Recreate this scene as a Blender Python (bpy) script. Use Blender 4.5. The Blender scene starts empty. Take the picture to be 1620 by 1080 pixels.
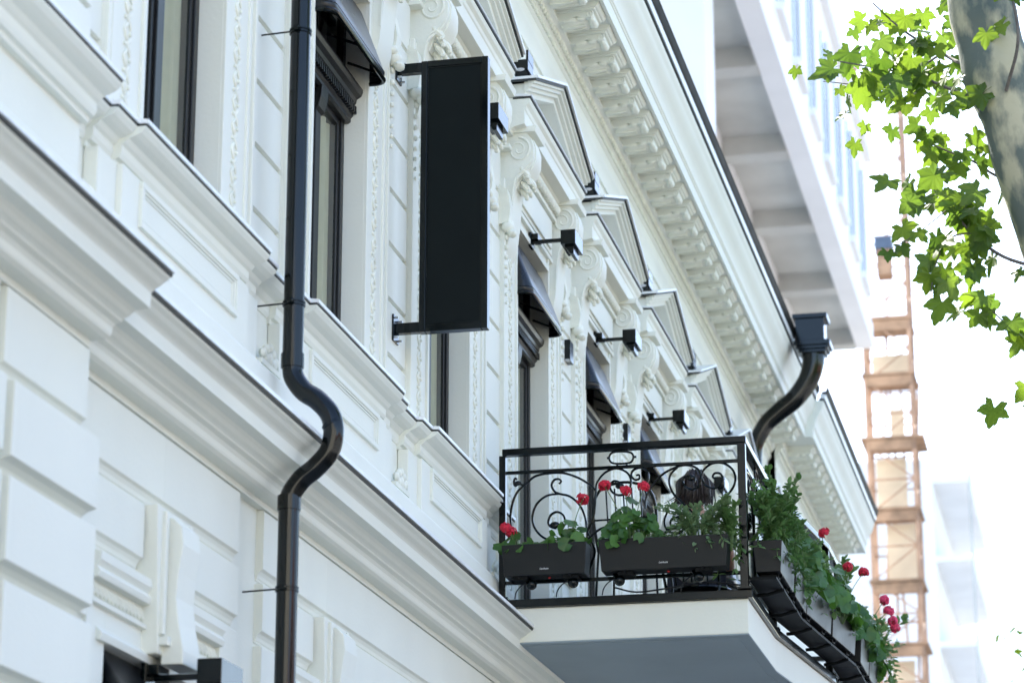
import bpy, bmesh, math, random
from mathutils import Vector, Matrix, Euler
random.seed(7)
R = math.radians
sc = bpy.context.scene
col = sc.collection

# ------------------------------------------------------------------ camera, sky, sun, exposure
cam_d = bpy.data.cameras.new('camera'); cam = bpy.data.objects.new('camera', cam_d); col.objects.link(cam)
cam.location = (4.0, 0.0, 1.6)                       # x = distance out from the facade, y = along the street, z = up
cam.rotation_euler = (R(90 + 16.97), 0, R(12.56))
cam_d.sensor_width = 36; cam_d.lens = 95.56; cam_d.clip_start = .1; cam_d.clip_end = 3000
cam_d.dof.use_dof = True; cam_d.dof.focus_distance = 16.8; cam_d.dof.aperture_fstop = 2.8; cam_d.dof.aperture_blades = 9
sc.camera = cam
SUN_DIR = Vector((-.40, .55, .73)).normalized()      # towards the sun: behind the roof, further up the street
w = bpy.data.worlds.new('World'); sc.world = w; w.use_nodes = True
nt = w.node_tree; nt.nodes.clear()
sky = nt.nodes.new('ShaderNodeTexSky'); sky.sky_type = 'NISHITA'; sky.sun_disc = False
sky.sun_elevation = math.asin(SUN_DIR.z); sky.sun_rotation = math.atan2(SUN_DIR.x, SUN_DIR.y)
sky.air_density = 1.0; sky.dust_density = 1.6; sky.ozone_density = 1.0; sky.altitude = 50
bg = nt.nodes.new('ShaderNodeBackground'); bg.inputs[1].default_value = .15
wo = nt.nodes.new('ShaderNodeOutputWorld')
nt.links.new(sky.outputs[0], bg.inputs[0]); nt.links.new(bg.outputs[0], wo.inputs[0])
sl = bpy.data.lights.new('sun', 'SUN'); sl.energy = 4.5; sl.angle = R(.6); sl.color = (1, .95, .86)
so = bpy.data.objects.new('sun', sl); col.objects.link(so); so.location = (0, 20, 60)
so.rotation_euler = SUN_DIR.to_track_quat('Z', 'Y').to_euler()
sc.view_settings.view_transform = 'Standard'; sc.view_settings.look = 'None'
sc.view_settings.gamma = 1; sc.view_settings.exposure = 2.05
sc.cycles.max_bounces = 8; sc.cycles.transparent_max_bounces = 12

# ------------------------------------------------------------------ materials
def mat(name, c, rough=.7, metal=0, var=.06, scale=6, bump=0, bscale=60, c2=None, spec=.5, stretch=None, coat=0):
    m = bpy.data.materials.new(name); m.use_nodes = True
    n = m.node_tree.nodes; l = m.node_tree.links; b = n['Principled BSDF']
    b.inputs['Roughness'].default_value = rough; b.inputs['Metallic'].default_value = metal
    b.inputs['Specular IOR Level'].default_value = spec
    if coat: b.inputs['Coat Weight'].default_value = coat
    tc = n.new('ShaderNodeTexCoord'); src = tc.outputs['Object']
    if stretch:
        mp = n.new('ShaderNodeMapping'); mp.inputs['Scale'].default_value = stretch
        l.new(src, mp.inputs[0]); src = mp.outputs[0]
    nz = n.new('ShaderNodeTexNoise'); nz.inputs['Scale'].default_value = scale; nz.inputs['Detail'].default_value = 5
    l.new(src, nz.inputs['Vector'])
    rp = n.new('ShaderNodeValToRGB')
    a = [max(0, x * (1 - var)) for x in c]; d = list(c2) if c2 else [min(1, x * (1 + var)) for x in c]
    rp.color_ramp.elements[0].position = .35; rp.color_ramp.elements[1].position = .65
    rp.color_ramp.elements[0].color = (*a, 1); rp.color_ramp.elements[1].color = (*d, 1)
    l.new(nz.outputs['Fac'], rp.inputs[0]); l.new(rp.outputs[0], b.inputs['Base Color'])
    mr = n.new('ShaderNodeMapRange'); mr.inputs[3].default_value = max(.02, rough - .08); mr.inputs[4].default_value = min(1, rough + .08)
    l.new(nz.outputs['Fac'], mr.inputs[0]); l.new(mr.outputs[0], b.inputs['Roughness'])
    if bump:
        n2 = n.new('ShaderNodeTexNoise'); n2.inputs['Scale'].default_value = bscale; n2.inputs['Detail'].default_value = 6
        l.new(tc.outputs['Object'], n2.inputs['Vector'])
        bp = n.new('ShaderNodeBump'); bp.inputs['Strength'].default_value = bump; bp.inputs['Distance'].default_value = .01
        l.new(n2.outputs['Fac'], bp.inputs['Height']); l.new(bp.outputs[0], b.inputs['Normal'])
    return m
def leafmat(name, c1, c2, trans=.45, rough=.45):
    m = bpy.data.materials.new(name); m.use_nodes = True
    n = m.node_tree.nodes; l = m.node_tree.links; n.remove(n['Principled BSDF'])
    out = n['Material Output']
    oi = n.new('ShaderNodeObjectInfo'); geo = n.new('ShaderNodeNewGeometry'); tc = n.new('ShaderNodeTexCoord')
    nz = n.new('ShaderNodeTexNoise'); nz.inputs['Scale'].default_value = 9
    l.new(geo.outputs['Position'], nz.inputs['Vector'])
    ad = n.new('ShaderNodeMath'); ad.operation = 'ADD'; l.new(oi.outputs['Random'], ad.inputs[0]); l.new(nz.outputs['Fac'], ad.inputs[1])
    hf = n.new('ShaderNodeMath'); hf.operation = 'MULTIPLY'; hf.inputs[1].default_value = .5; l.new(ad.outputs[0], hf.inputs[0])
    rp = n.new('ShaderNodeValToRGB'); rp.color_ramp.elements[0].position = .2; rp.color_ramp.elements[1].position = .8
    rp.color_ramp.elements[0].color = (*c1, 1); rp.color_ramp.elements[1].color = (*c2, 1)
    l.new(hf.outputs[0], rp.inputs[0])
    df = n.new('ShaderNodeBsdfPrincipled'); df.inputs['Roughness'].default_value = rough
    tr = n.new('ShaderNodeBsdfTranslucent'); mx = n.new('ShaderNodeMixShader'); mx.inputs[0].default_value = trans
    hs = n.new('ShaderNodeHueSaturation'); hs.inputs['Hue'].default_value = .485; hs.inputs['Value'].default_value = 1.7; hs.inputs['Saturation'].default_value = 1.05
    l.new(rp.outputs[0], df.inputs['Base Color']); l.new(rp.outputs[0], hs.inputs['Color']); l.new(hs.outputs[0], tr.inputs['Color'])
    l.new(df.outputs[0], mx.inputs[1]); l.new(tr.outputs[0], mx.inputs[2]); l.new(mx.outputs[0], out.inputs[0])
    return m
def glassmat(name, tint, refl=.08):
    m = bpy.data.materials.new(name); m.use_nodes = True
    n = m.node_tree.nodes; l = m.node_tree.links; n.remove(n['Principled BSDF'])
    t = n.new('ShaderNodeBsdfTransparent'); t.inputs[0].default_value = (*tint, 1)
    g = n.new('ShaderNodeBsdfGlossy'); g.inputs['Roughness'].default_value = .01
    f = n.new('ShaderNodeFresnel'); f.inputs[0].default_value = 1.5
    tc = n.new('ShaderNodeTexCoord'); nz = n.new('ShaderNodeTexNoise'); nz.inputs['Scale'].default_value = 3
    bp = n.new('ShaderNodeBump'); bp.inputs['Strength'].default_value = .012
    l.new(tc.outputs['Object'], nz.inputs['Vector']); l.new(nz.outputs['Fac'], bp.inputs['Height']); l.new(bp.outputs[0], g.inputs['Normal'])
    mx = n.new('ShaderNodeMixShader'); l.new(f.outputs[0], mx.inputs[0]); l.new(t.outputs[0], mx.inputs[1]); l.new(g.outputs[0], mx.inputs[2])
    l.new(mx.outputs[0], n['Material Output'].inputs[0]); return m

STUC = mat('painted_stucco', (.79, .797, .712), .75, var=.025, scale=1.3, bump=.12, bscale=45, stretch=(1, 1, .5))
STUC2 = mat('painted_stucco_carved', (.79, .792, .688), .7, var=.06, scale=9, bump=.15, bscale=90)
FLASH = mat('white_sheet_metal', (.80, .81, .80), .35, var=.05, scale=14, spec=.6)
DRIP_SHADE = mat('dark_drip_edge_shade', (.025, .028, .026), .6, var=.3, scale=20)  # near-black strips under caps: dark drip underside plus its shadow line put into colour
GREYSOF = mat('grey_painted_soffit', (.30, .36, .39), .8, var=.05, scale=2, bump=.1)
MATTE = mat('matt_black_steel', (.004, .005, .0055), .6, var=.15, scale=5, spec=.15)
BLACK = mat('black_powder_coat', (.002, .004, .0043), .15, var=.1, scale=3, spec=.32)
PIPE = mat('black_enamel_pipe', (.002, .0035, .0036), .13, var=.2, scale=8, spec=.4)
WOODB = mat('black_stained_wood', (.005, .005, .005), .38, var=.3, scale=12, bump=.1, bscale=80, stretch=(8, 8, .6))
SIGNP = mat('matt_black_sign_panel', (.003, .006, .0062), .5, var=.1, scale=3, spec=.14)
AWN = mat('black_awning_fabric', (.006, .007, .009), .30, var=.2, scale=6, bump=.05, bscale=60)
LENS = mat('frosted_lens', (.5, .5, .5), .3, var=.05)
BOLT = mat('zinc_bolt', (.55, .55, .55), .35, metal=1)
CURT = mat('pale_curtain_fabric', (.70, .70, .56), .9, var=.06, scale=5)
ROOM = mat('dim_interior', (.10, .095, .085), .9)
GLASS = glassmat('window_glass', (.9, .92, .88))
DGLASS = glassmat('dark_glass', (.35, .38, .38))
BOXM = mat('anthracite_planter', (.005, .0065, .007), .42, var=.1, scale=6, spec=.28)
SOIL = mat('soil', (.03, .022, .015), .95, var=.4, scale=40, bump=.5)
GERL = leafmat('geranium_leaf', (.025, .085, .014), (.075, .19, .03), .25)
HERB = leafmat('trailing_leaf', (.05, .125, .03), (.15, .26, .09), .3)
TREEL = leafmat('plane_leaf', (.045, .10, .014), (.115, .19, .022), .52)
FARL = leafmat('far_leaf', (.12, .22, .02), (.26, .34, .04), .5)
SILV = leafmat('silvery_leaf', (.10, .18, .075), (.27, .36, .20), .25)
STEM = mat('green_stem', (.10, .17, .05), .6)
RED = mat('crimson_petal', (.55, .008, .035), .6, var=.3, scale=60)
PINK = mat('pink_petal', (.70, .05, .14), .6, var=.3, scale=60)
BARK = mat('plane_bark', (.13, .16, .14), .85, var=.15, scale=5.5, c2=(.42, .40, .28), bump=.5, bscale=12, stretch=(1, 1, .5))
BARK.node_tree.nodes['Color Ramp'].color_ramp.elements[0].position = .47; BARK.node_tree.nodes['Color Ramp'].color_ramp.elements[1].position = .58
TWIG = mat('twig_bark', (.11, .10, .09), .8, var=.3, scale=30)
CONC = mat('raw_concrete', (.50, .505, .48), .85, var=.12, scale=.6, bump=.2, bscale=6)
WPANEL = mat('white_cladding', (.80, .81, .82), .6, var=.04, scale=.5)
BGLASS = mat('far_window_glass', (.28, .36, .45), .15, var=.15, scale=.4)
RUST = mat('orange_scaffold_paint', (.34, .22, .15), .7, var=.25, scale=2)
PLANK = mat('weathered_plank', (.26, .17, .11), .85, var=.3, scale=2)
BLUE = mat('blue_cabin_paint', (.05, .08, .13), .5)
ASPH = mat('asphalt', (.06, .06, .06), .9, var=.2, scale=3, bump=.4, bscale=80)
PAVE = mat('pavement_stone', (.24, .24, .235), .85, var=.12, scale=2, bump=.2)
GRND = mat('pale_ground', (.20, .20, .19), .9, var=.15, scale=.05)
SKIN = mat('skin', (.52, .29, .20), .5, var=.04)
HAIR = mat('dark_hair', (.018, .010, .008), .45, var=.4, scale=30, bump=.5, bscale=60)
SHIRT = mat('white_shirt', (.75, .74, .70), .85, var=.04, bump=.2, bscale=30)
TROUS = mat('dark_trousers', (.03, .03, .04), .9)
WHITEINK = mat('white_print', (.8, .8, .8), .5)
CABLE = mat('black_cable', (.01, .01, .01), .5)
BULBR = mat('red_plug', (.5, .02, .02), .4)

# ------------------------------------------------------------------ mesh helpers
class MB:
    def __init__(s): s.v = []; s.f = []
    def add(s, vs, fs):
        o = len(s.v); s.v += [tuple(p) for p in vs]; s.f += [tuple(i + o for i in f) for f in fs]; return s
    def box(s, x0, x1, y0, y1, z0, z1):
        return s.add([(x0,y0,z0),(x1,y0,z0),(x1,y1,z0),(x0,y1,z0),(x0,y0,z1),(x1,y0,z1),(x1,y1,z1),(x0,y1,z1)],
                     [(0,3,2,1),(4,5,6,7),(0,1,5,4),(1,2,6,5),(2,3,7,6),(3,0,4,7)])
    def _pr(s, a, b):
        n = len(a)
        return s.add(a + b, [tuple(range(n))[::-1], tuple(range(n, 2 * n))] + [(i, (i + 1) % n, n + (i + 1) % n, n + i) for i in range(n)])
    def ps(s, poly, s0, s1): return s._pr([(d, s0, z) for d, z in poly], [(d, s1, z) for d, z in poly])   # (d,z) outline along the street
    def pd(s, poly, d0, d1): return s._pr([(d0, y, z) for y, z in poly], [(d1, y, z) for y, z in poly])   # (s,z) outline, outwards
    def pz(s, poly, z0, z1): return s._pr([(x, y, z0) for x, y in poly], [(x, y, z1) for x, y in poly])
    def tube(s, pts, r, n=8, closed=False, flat=None):
        pts = [Vector(p) for p in pts]; N = len(pts); rr = r if isinstance(r, (list, tuple)) else [r] * N
        rings = []; up = None
        for i, p in enumerate(pts):
            if closed: t = pts[(i + 1) % N] - pts[i - 1]
            else: t = pts[min(i + 1, N - 1)] - pts[max(i - 1, 0)]
            t = t.normalized() if t.length > 1e-9 else Vector((0, 0, 1))
            if up is None:
                up = Vector((0, 0, 1)) if abs(t.z) < .9 else Vector((1, 0, 0))
            a = t.cross(up); a = a.normalized() if a.length > 1e-6 else t.orthogonal().normalized()
            b = a.cross(t).normalized(); up = b
            ring = []
            for k in range(n):
                th = 2 * math.pi * k / n
                ring.append(p + a * (math.cos(th) * rr[i]) + b * (math.sin(th) * rr[i]))
            rings.append(ring)
        vs = [q for ring in rings for q in ring]; fs = []
        M = N if closed else N - 1
        for i in range(M):
            for k in range(n):
                j = (i + 1) % N
                fs.append((i * n + k, i * n + (k + 1) % n, j * n + (k + 1) % n, j * n + k))
        if not closed: fs += [tuple(range(n))[::-1], tuple(range((N - 1) * n, N * n))]
        return s.add(vs, fs)
    def ell(s, c, r, n=8, m=6, M=None):
        vs = []; fs = []; c = Vector(c)
        def P(v):
            v = Vector((v[0] * r[0], v[1] * r[1], v[2] * r[2])); return c + (M @ v if M else v)
        vs.append(P((0, 0, -1)))
        for i in range(1, m):
            ph = -math.pi / 2 + math.pi * i / m
            for k in range(n):
                th = 2 * math.pi * k / n; vs.append(P((math.cos(ph) * math.cos(th), math.cos(ph) * math.sin(th), math.sin(ph))))
        vs.append(P((0, 0, 1))); L = len(vs) - 1
        for k in range(n): fs.append((0, 1 + (k + 1) % n, 1 + k))
        for i in range(m - 2):
            for k in range(n): a = 1 + i * n + k; b = 1 + i * n + (k + 1) % n; fs.append((a, b, b + n, a + n))
        o = 1 + (m - 2) * n
        for k in range(n): fs.append((o + k, o + (k + 1) % n, L))
        return s.add(vs, fs)
    def xf(s, M): s.v = [tuple(M @ Vector(p)) for p in s.v]; return s
    def mesh(s, name, m, smooth=False, recalc=True):
        me = bpy.data.meshes.new(name); me.from_pydata(s.v, [], s.f)
        if recalc:
            bm = bmesh.new(); bm.from_mesh(me); bmesh.ops.recalc_face_normals(bm, faces=bm.faces); bm.to_mesh(me); bm.free()
        me.materials.append(m)
        if smooth:
            me.polygons.foreach_set('use_smooth', [True] * len(me.polygons))
            try: me.set_sharp_from_angle(angle=R(40))
            except Exception: pass
        me.update(); return me
    def build(s, name, m, parent=None, smooth=False, bevel=0, loc=None, rot=None, recalc=True):
        return link(name, s.mesh(name, m, smooth, recalc), parent, loc, rot, bevel)
def link(name, me, parent=None, loc=None, rot=None, bevel=0):
    o = bpy.data.objects.new(name, me); col.objects.link(o); o.parent = parent
    if loc is not None: o.location = loc
    if rot is not None: o.rotation_euler = rot
    if bevel:
        b = o.modifiers.new('bevel', 'BEVEL'); b.width = bevel; b.segments = 2; b.limit_method = 'ANGLE'; b.angle_limit = R(40)
    return o
def empty(name, loc=(0, 0, 0), rot=(0, 0, 0)):
    o = bpy.data.objects.new(name, None); col.objects.link(o); o.location = loc; o.rotation_euler = rot; o.empty_display_size = .2; return o
def tag(o, label=None, cat=None, group=None, kind=None):
    if label: o['label'] = label
    if cat: o['category'] = cat
    if group: o['group'] = group
    if kind: o['kind'] = kind
    return o
def dup(o, parent=None, loc=None, rot=None):
    c = o.copy(); col.objects.link(c); c.parent = parent
    if loc is not None: c.location = loc
    if rot is not None: c.rotation_euler = rot
    for ch in list(o.children): dup(ch, c)
    return c
def crv(pts, k=6, closed=False):                      # smooth curve through points
    P = [Vector(p) for p in pts]; out = []; N = len(P)
    rng = range(N if closed else N - 1)
    for i in rng:
        p0 = P[i - 1] if (i > 0 or closed) else P[0] * 2 - P[1]; p1 = P[i]; p2 = P[(i + 1) % N]
        p3 = P[(i + 2) % N] if (i + 2 < N or closed) else p2 * 2 - p1
        for j in range(k):
            t = j / k
            out.append(.5 * ((2 * p1) + (p2 - p0) * t + (2 * p0 - 5 * p1 + 4 * p2 - p3) * t * t + (3 * p1 - p0 - 3 * p2 + p3) * t ** 3))
    if not closed: out.append(P[-1])
    return out

# ------------------------------------------------------------------ ground and street
g = MB().pz([(-400, -400), (600, -400), (600, 900), (-400, 900)], -.30, -.16).build('ground', GRND); tag(g, 'pale open ground stretching to the horizon', 'ground', kind='structure')
g = MB().box(.2, 5.2, -60, 140, -.15, 0).build('pavement', PAVE); tag(g, 'stone pavement running along the white building', 'pavement', kind='structure')
g = MB().box(5.2, 14.0, -60, 140, -.155, -.12).build('road', ASPH); tag(g, 'grey asphalt street beyond the pavement', 'road', kind='structure')
g = MB().box(14.0, 24.2, -60, 140, -.15, .004).build('pavement', PAVE); tag(g, 'stone pavement on the far side of the street', 'pavement', kind='structure')

# ------------------------------------------------------------------ the white town house
C0, STEP, NB = 10.97, 2.53, 9
BAY = [C0 + STEP * k for k in range(NB)]
SB, SE, S_0, S_1 = 9.64, 32.42, 3.0, 39.2             # near and far projecting sections, ends
DOORS = (3, 4, 5)
TH = empty('townhouse'); tag(TH, 'white stucco corner townhouse with pediments, carved window surrounds and deep bracketed cornice', 'building')
HW = .53; ZS, ZT = 5.86, 8.10
# core and floors that keep the sun out
MB().box(-10, -.75, S_0 + .1, S_1 - .1, 0, 10.95).build('interior_core', ROOM, TH)
rf = MB().ps([(.60, 10.80), (.60, 10.84), (-4, 12.6), (-10, 10.9)], S_0, S_1).build('roof', mat('roof_sheet', (.16, .17, .18), .5), TH)
# ---- upper wall
uw = MB()
edges = [SB] + [v for c in BAY for v in (c - HW - .03, c + HW + .03)] + [SE]
for i in range(0, len(edges), 2): uw.box(-.74, -.022, edges[i], edges[i + 1], 5.0, 9.76)
for k, c in enumerate(BAY):
    zb = 5.17 if k in DOORS else ZS - .02
    uw.box(-.74, -.022, c - HW - .03, c + HW + .03, ZT + .03, 9.76); uw.box(-.74, -.022, c - HW - .03, c + HW + .03, 5.0, zb - .01)
UW = uw.build('upper_wall', STUC, TH)
MB().box(-.74, .06, S_0, SB, 5.0, 10.2).build('near_projection_wall', STUC, TH)
MB().box(-.74, .10, SE, S_1, 0, 10.2).build('far_projection_wall', STUC, TH)
# rusticated blocks between the windows, joints left open
JZ = [5.86, 6.149, 6.489, 6.829, 7.169, 7.510, 7.850, 8.19, 8.53, 8.87]
blk = {}
def block(s0, s1, z0, z1, d0, d1, parent, bev=.006):
    key = (round(s1 - s0, 3), round(z1 - z0, 3), round(d1 - d0, 3))
    if key not in blk:
        L, h, t = s1 - s0, z1 - z0, d1 - d0; b = bev
        m = MB().ps([(0, 0), (t - b * 2.2, 0), (t, b), (t, h - b), (t - b * 2.2, h), (0, h)], 0, L); blk[key] = m.mesh('wall_block', STUC)
    return link('wall_block', blk[key], parent, (d0, s0, z0))
for k in range(NB - 1):
    for i in range(len(JZ) - 1):
        block(BAY[k] + .985, BAY[k + 1] - .985, JZ[i] + .011, JZ[i + 1] - .011, -.024, .0, UW)
for i in range(len(JZ) - 1):
    block(SB - 1.1, SB - .0, JZ[i] + .011, JZ[i + 1] - .011, .058, .086, UW)
    block(SB - 2.4, SB - 1.3, JZ[i] + .011, JZ[i + 1] - .011, .058, .086, UW)
    block(BAY[-1] + .985, SE - .01, JZ[i] + .011, JZ[i + 1] - .011, -.024, 0, UW)
    block(SB + .01, BAY[0] - .985, JZ[i] + .011, JZ[i + 1] - .011, -.024, 0, UW)

# ---- carved relief helpers (meshes around s = 0, shared by all bays)
def relief_strip(z0, z1, s, d, pitch=.062):
    m = MB(); z = z0 + .03; i = 0
    while z < z1 - .03:
        sg = 1 if i % 2 else -1
        for q in (-1, 1):
            Mx = Matrix.Rotation(R(42 * sg * q), 3, 'X')
            m.ell((d, s + q * .020, z + .012 * q * sg), (.011, .013, .036), 6, 4, Mx)
        m.ell((d + .003, s - .030 * sg, z + .028), (.012, .011, .011), 6, 4)
        z += pitch; i += 1
    return m
def beads(z0, z1, s, d, pitch=.075, r=.016):
    m = MB(); z = z1
    while z > z0:
        k = (z - z0) / (z1 - z0); m.ell((d, s, z), (r * (.55 + .5 * k), r * (.6 + .6 * k), r * (.9 + .4 * k)), 7, 5); z -= pitch * (.8 + .2 * k)
    return m
def surround(zb):
    m = MB()
    for q in (-1, 1):
        a, b = (HW, 1.0) if q > 0 else (-1.0, -HW)
        m.box(-.14, .012, a, b, zb, 8.30)
        # inner fillet, outer fillet
        i0, i1 = (HW, HW + .035) if q > 0 else (-HW - .035, -HW)
        m.box(.010, .028, i0 + .001 * q, i1, zb, 8.30)
        o0, o1 = (.90, .935) if q > 0 else (-.935, -.90)
        m.box(.010, .026, o0, o1, zb, 8.30)
        o0, o1 = (.965, 1.0) if q > 0 else (-1.0, -.965)
        m.box(.010, .034, o0, o1, zb, 8.30)
    m.box(-.14, .012, -HW, HW, ZT, 8.30); m.box(.011, .030, -HW - .03, HW + .03, ZT + .0, ZT + .045)
    m.box(.011, .040, -.90, .90, 8.20, 8.235)
    return m
SUR = {False: surround(ZS + .0).mesh('window_surround', STUC), True: surround(5.18).mesh('window_surround', STUC)}
STRIP = {}
for dr in (False, True):
    for q in (-1, 1): STRIP[dr, q] = relief_strip((5.2 if dr else ZS + .02), 8.16, q * .735, .014).mesh('carved_strip', STUC2, True)
def drop(q):                                          # scrolled ear with a string of husks below it
    m = beads(7.35, 7.86, q * .985, .045)
    m.ell((.055, q * .985, 7.93), (.05, .06, .045), 10, 6); m.ell((.085, q * .985, 7.885), (.035, .05, .03), 8, 6); m.ell((.06, q * .94, 7.97), (.03, .04, .03), 8, 5)
    m.ps([(-.023, 7.94), (.07, 7.96), (.085, 8.06), (.06, 8.2), (-.023, 8.26)], q * .985 - .05, q * .985 + .05)
    return m
DROP = {q: drop(q).mesh('carved_drop', STUC2, True) for q in (-1, 1)}
def console():
    out = [(-.023, 8.66), (.175, 8.66), (.205, 8.62), (.225, 8.55), (.222, 8.47), (.195, 8.40), (.150, 8.355), (.110, 8.32), (.088, 8.26),
           (.078, 8.16), (.068, 8.04), (.055, 7.92), (.030, 7.80), (-.023, 7.74)]
    m = MB().ps(out, -.135, .135)
    m.ps([(d * 1.03 + .004, z) for d, z in out[2:9]] + [(.05, 8.30), (.05, 8.6)], -.085, .085)
    for q in (-1, 1):                                  # spiral volute on each cheek
        sp = []
        for i in range(46):
            th = R(90) - i * .26; r = .088 * (1 - i / 52); sp.append((.118 + r * math.cos(th), q * .137, 8.535 + r * 1.05 * math.sin(th)))
        m.tube(sp, [.011 * (1 - .5 * i / 46) for i in range(46)], 6)
        m.tube(crv([(.205, q * .136, 8.44), (.15, q * .136, 8.38), (.1, q * .136, 8.34), (.072, q * .136, 8.22), (.058, q * .136, 8.0)], 5), .008, 5)
    m.ps([(-.023, 8.659), (.24, 8.659), (.25, 8.70), (-.023, 8.70)], -.16, .16)
    return m
def acanthus():
    m = MB()
    for i, (q, z, d, a) in enumerate([(-.08, 8.335, .165, 35), (0, 8.325, .185, 0), (.08, 8.335, .165, -35), (-.045, 8.285, .150, 20), (.045, 8.285, .150, -20), (0, 8.25, .13, 0), (-.11, 8.37, .16, 50), (.11, 8.37, .16, -50)]):
        Mx = Matrix.Rotation(R(a), 3, 'X') @ Matrix.Rotation(R(-35), 3, 'Y'); m.ell((d, q, z), (.022, .028, .055), 7, 5, Mx)
        m.ell((d + .018, q, z - .04), (.018, .018, .014), 6, 4)
    return m
CON = console().mesh('console', STUC, True); ACA = acanthus().mesh('acanthus_leaf', STUC2, True)
def frieze():
    m = MB().box(-.023, .045, -.60, .60, 8.24, 8.52)
    m.pd([(-.52, 8.27), (.52, 8.27), (.44, 8.49), (-.44, 8.49)], .044, .062)
    m.box(-.023, .07, -1.0, 1.0, 8.525, 8.56)
    return m
FRI = frieze().mesh('frieze_panel', STUC)
def eggs():
    m = MB(); s = -.58
    while s <= .58:
        m.ell((.085, s, 8.60), (.032, .024, .038), 8, 5); m.box(.06, .10, s + .028, s + .036, 8.565, 8.635); s += .064
    m.box(.01, .065, -.62, .62, 8.56, 8.645); return m
EGG = eggs().mesh('egg_moulding', STUC2, True)
def ped_horizontal():
    P = [(-.023, 8.64), (.075, 8.64), (.085, 8.66), (.105, 8.675), (.182, 8.69), (.182, 8.79), (.19, 8.80), (.195, 8.825), (.215, 8.845), (.222, 8.865), (.222, 8.878), (-.023, 8.90)]
    m = MB().ps(P, -1.02, 1.02); return m
def chev(w, zb, za, t): return [(-w, zb), (0, za), (w, zb), (w, zb - t), (0, za - t), (-w, zb - t)]
def ped_rake():
    m = MB()
    m.pd(chev(1.01, 9.0, 9.345, .105), -.023, .185)
    m.pd(chev(1.025, 9.005, 9.352, .072), .18, .215)
    m.pd(chev(1.035, 9.008, 9.358, .050), .21, .240)
    m.pd(chev(1.045, 9.012, 9.364, .030), .235, .262)
    m.pd([(-1.0, 8.87), (1.0, 8.87), (1.0, 8.99), (0, 9.33), (-1.0, 8.99)], -.02, .045)        # tympanum
    tri = lambda k: [(-.78 * k, 8.915), (0, 8.915 + .27 * k), (.78 * k, 8.915)]
    a, b = tri(1.0), tri(.72)
    for i in range(3):
        j = (i + 1) % 3; m.pd([a[i], a[j], b[j], b[i]] if i < 2 else [a[2], a[0], b[0], b[2]], .044, .075)
    return m
def ped_cap(lo, hi, dd, t):
    m = MB(); w = 1.055; m.pd([(-w, 9.016 + lo), (0, 9.372 + lo), (w, 9.016 + lo), (w, 9.016 + hi), (0, 9.372 + hi), (-w, 9.016 + hi)], 0, dd); return m
PEDH = ped_horizontal().mesh('pediment_cornice', STUC); PEDR = ped_rake().mesh('pediment', STUC)
PCAP = ped_cap(.0, .020, .292, 0).mesh('metal_capping', FLASH); PDRIP_SHADE = ped_cap(-.018, -.001, .276, 0).mesh('drip_edge_shade', DRIP_SHADE)
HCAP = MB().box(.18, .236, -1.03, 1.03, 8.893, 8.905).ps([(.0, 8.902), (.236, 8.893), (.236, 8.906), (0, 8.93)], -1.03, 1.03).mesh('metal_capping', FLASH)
HDRIP_SHADE = MB().box(.1, .230, -1.025, 1.025, 8.879, 8.892).mesh('drip_edge_shade', DRIP_SHADE)
# ---- windows (frame, sash, panes, curtain, carved transom)
def winframe(zb):
    m = MB(); f = .055
    m.box(-.215, -.121, -HW, -HW + f, zb, ZT); m.box(-.215, -.112, HW - f, HW, zb, ZT); m.box(-.215, -.121, -HW + f, HW - f, ZT - f, ZT); m.box(-.215, -.121, -HW + f, HW - f, zb, zb + f)
    m.box(-.20, -.108, -.045, .045, zb + f, 7.36); m.box(-.20, -.12, -.03, .03, 7.55, ZT - f)
    for q in (-1, 1):                                 # sashes
        a, b = (.045, HW - f) if q > 0 else (-HW + f, -.045)
        t = .038
        m.box(-.19, -.124, a, a + t, zb + f, 7.36); m.box(-.19, -.124, b - t, b, zb + f, 7.36)
        m.box(-.19, -.124, a + t, b - t, zb + f, zb + f + t); m.box(-.19, -.124, a + t, b - t, 7.36 - t, 7.36)
    # cap of the centre post: a small carved capital
    m.ps([(-.11, 7.22), (-.09, 7.24), (-.075, 7.30), (-.07, 7.36), (-.11, 7.36)], -.06, .06)
    return m
def transom():
    P = [(-.2, 7.355), (-.09, 7.355), (-.075, 7.365), (-.075, 7.385), (-.062, 7.40), (-.062, 7.46), (-.045, 7.475), (-.040, 7.50), (-.015, 7.515), (-.005, 7.54), (-.005, 7.556), (-.2, 7.565)]
    m = MB().ps(P, -HW + .002, HW - .002); s = -HW + .03
    while s < HW - .02:
        m.box(-.066, -.040, s, s + .016, 7.408, 7.455); s += .036
    return m
WF = {False: winframe(ZS).mesh('window', WOODB), True: winframe(5.18).mesh('window', WOODB)}
TRM = transom().mesh('transom_moulding', WOODB)
PANE = {}
for dr in (False, True):
    zb = 5.18 if dr else ZS
    for q in (-1, 1):
        a, b = (.080, HW - .090) if q > 0 else (-HW + .090, -.080)
        PANE[dr, q] = MB().add([(-.133, a, zb + .090), (-.133, b, zb + .090), (-.133, b, 7.325), (-.133, a, 7.325)], [(0, 1, 2, 3)]).mesh('pane', GLASS, recalc=False)
        a, b = (.03, HW - .055) if q > 0 else (-HW + .055, -.03)
        PANE['t', q] = MB().add([(-.133, a, 7.56), (-.133, b, 7.56), (-.133, b, ZT - .055), (-.133, a, ZT - .055)], [(0, 1, 2, 3)]).mesh('pane', DGLASS, recalc=False)
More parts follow.
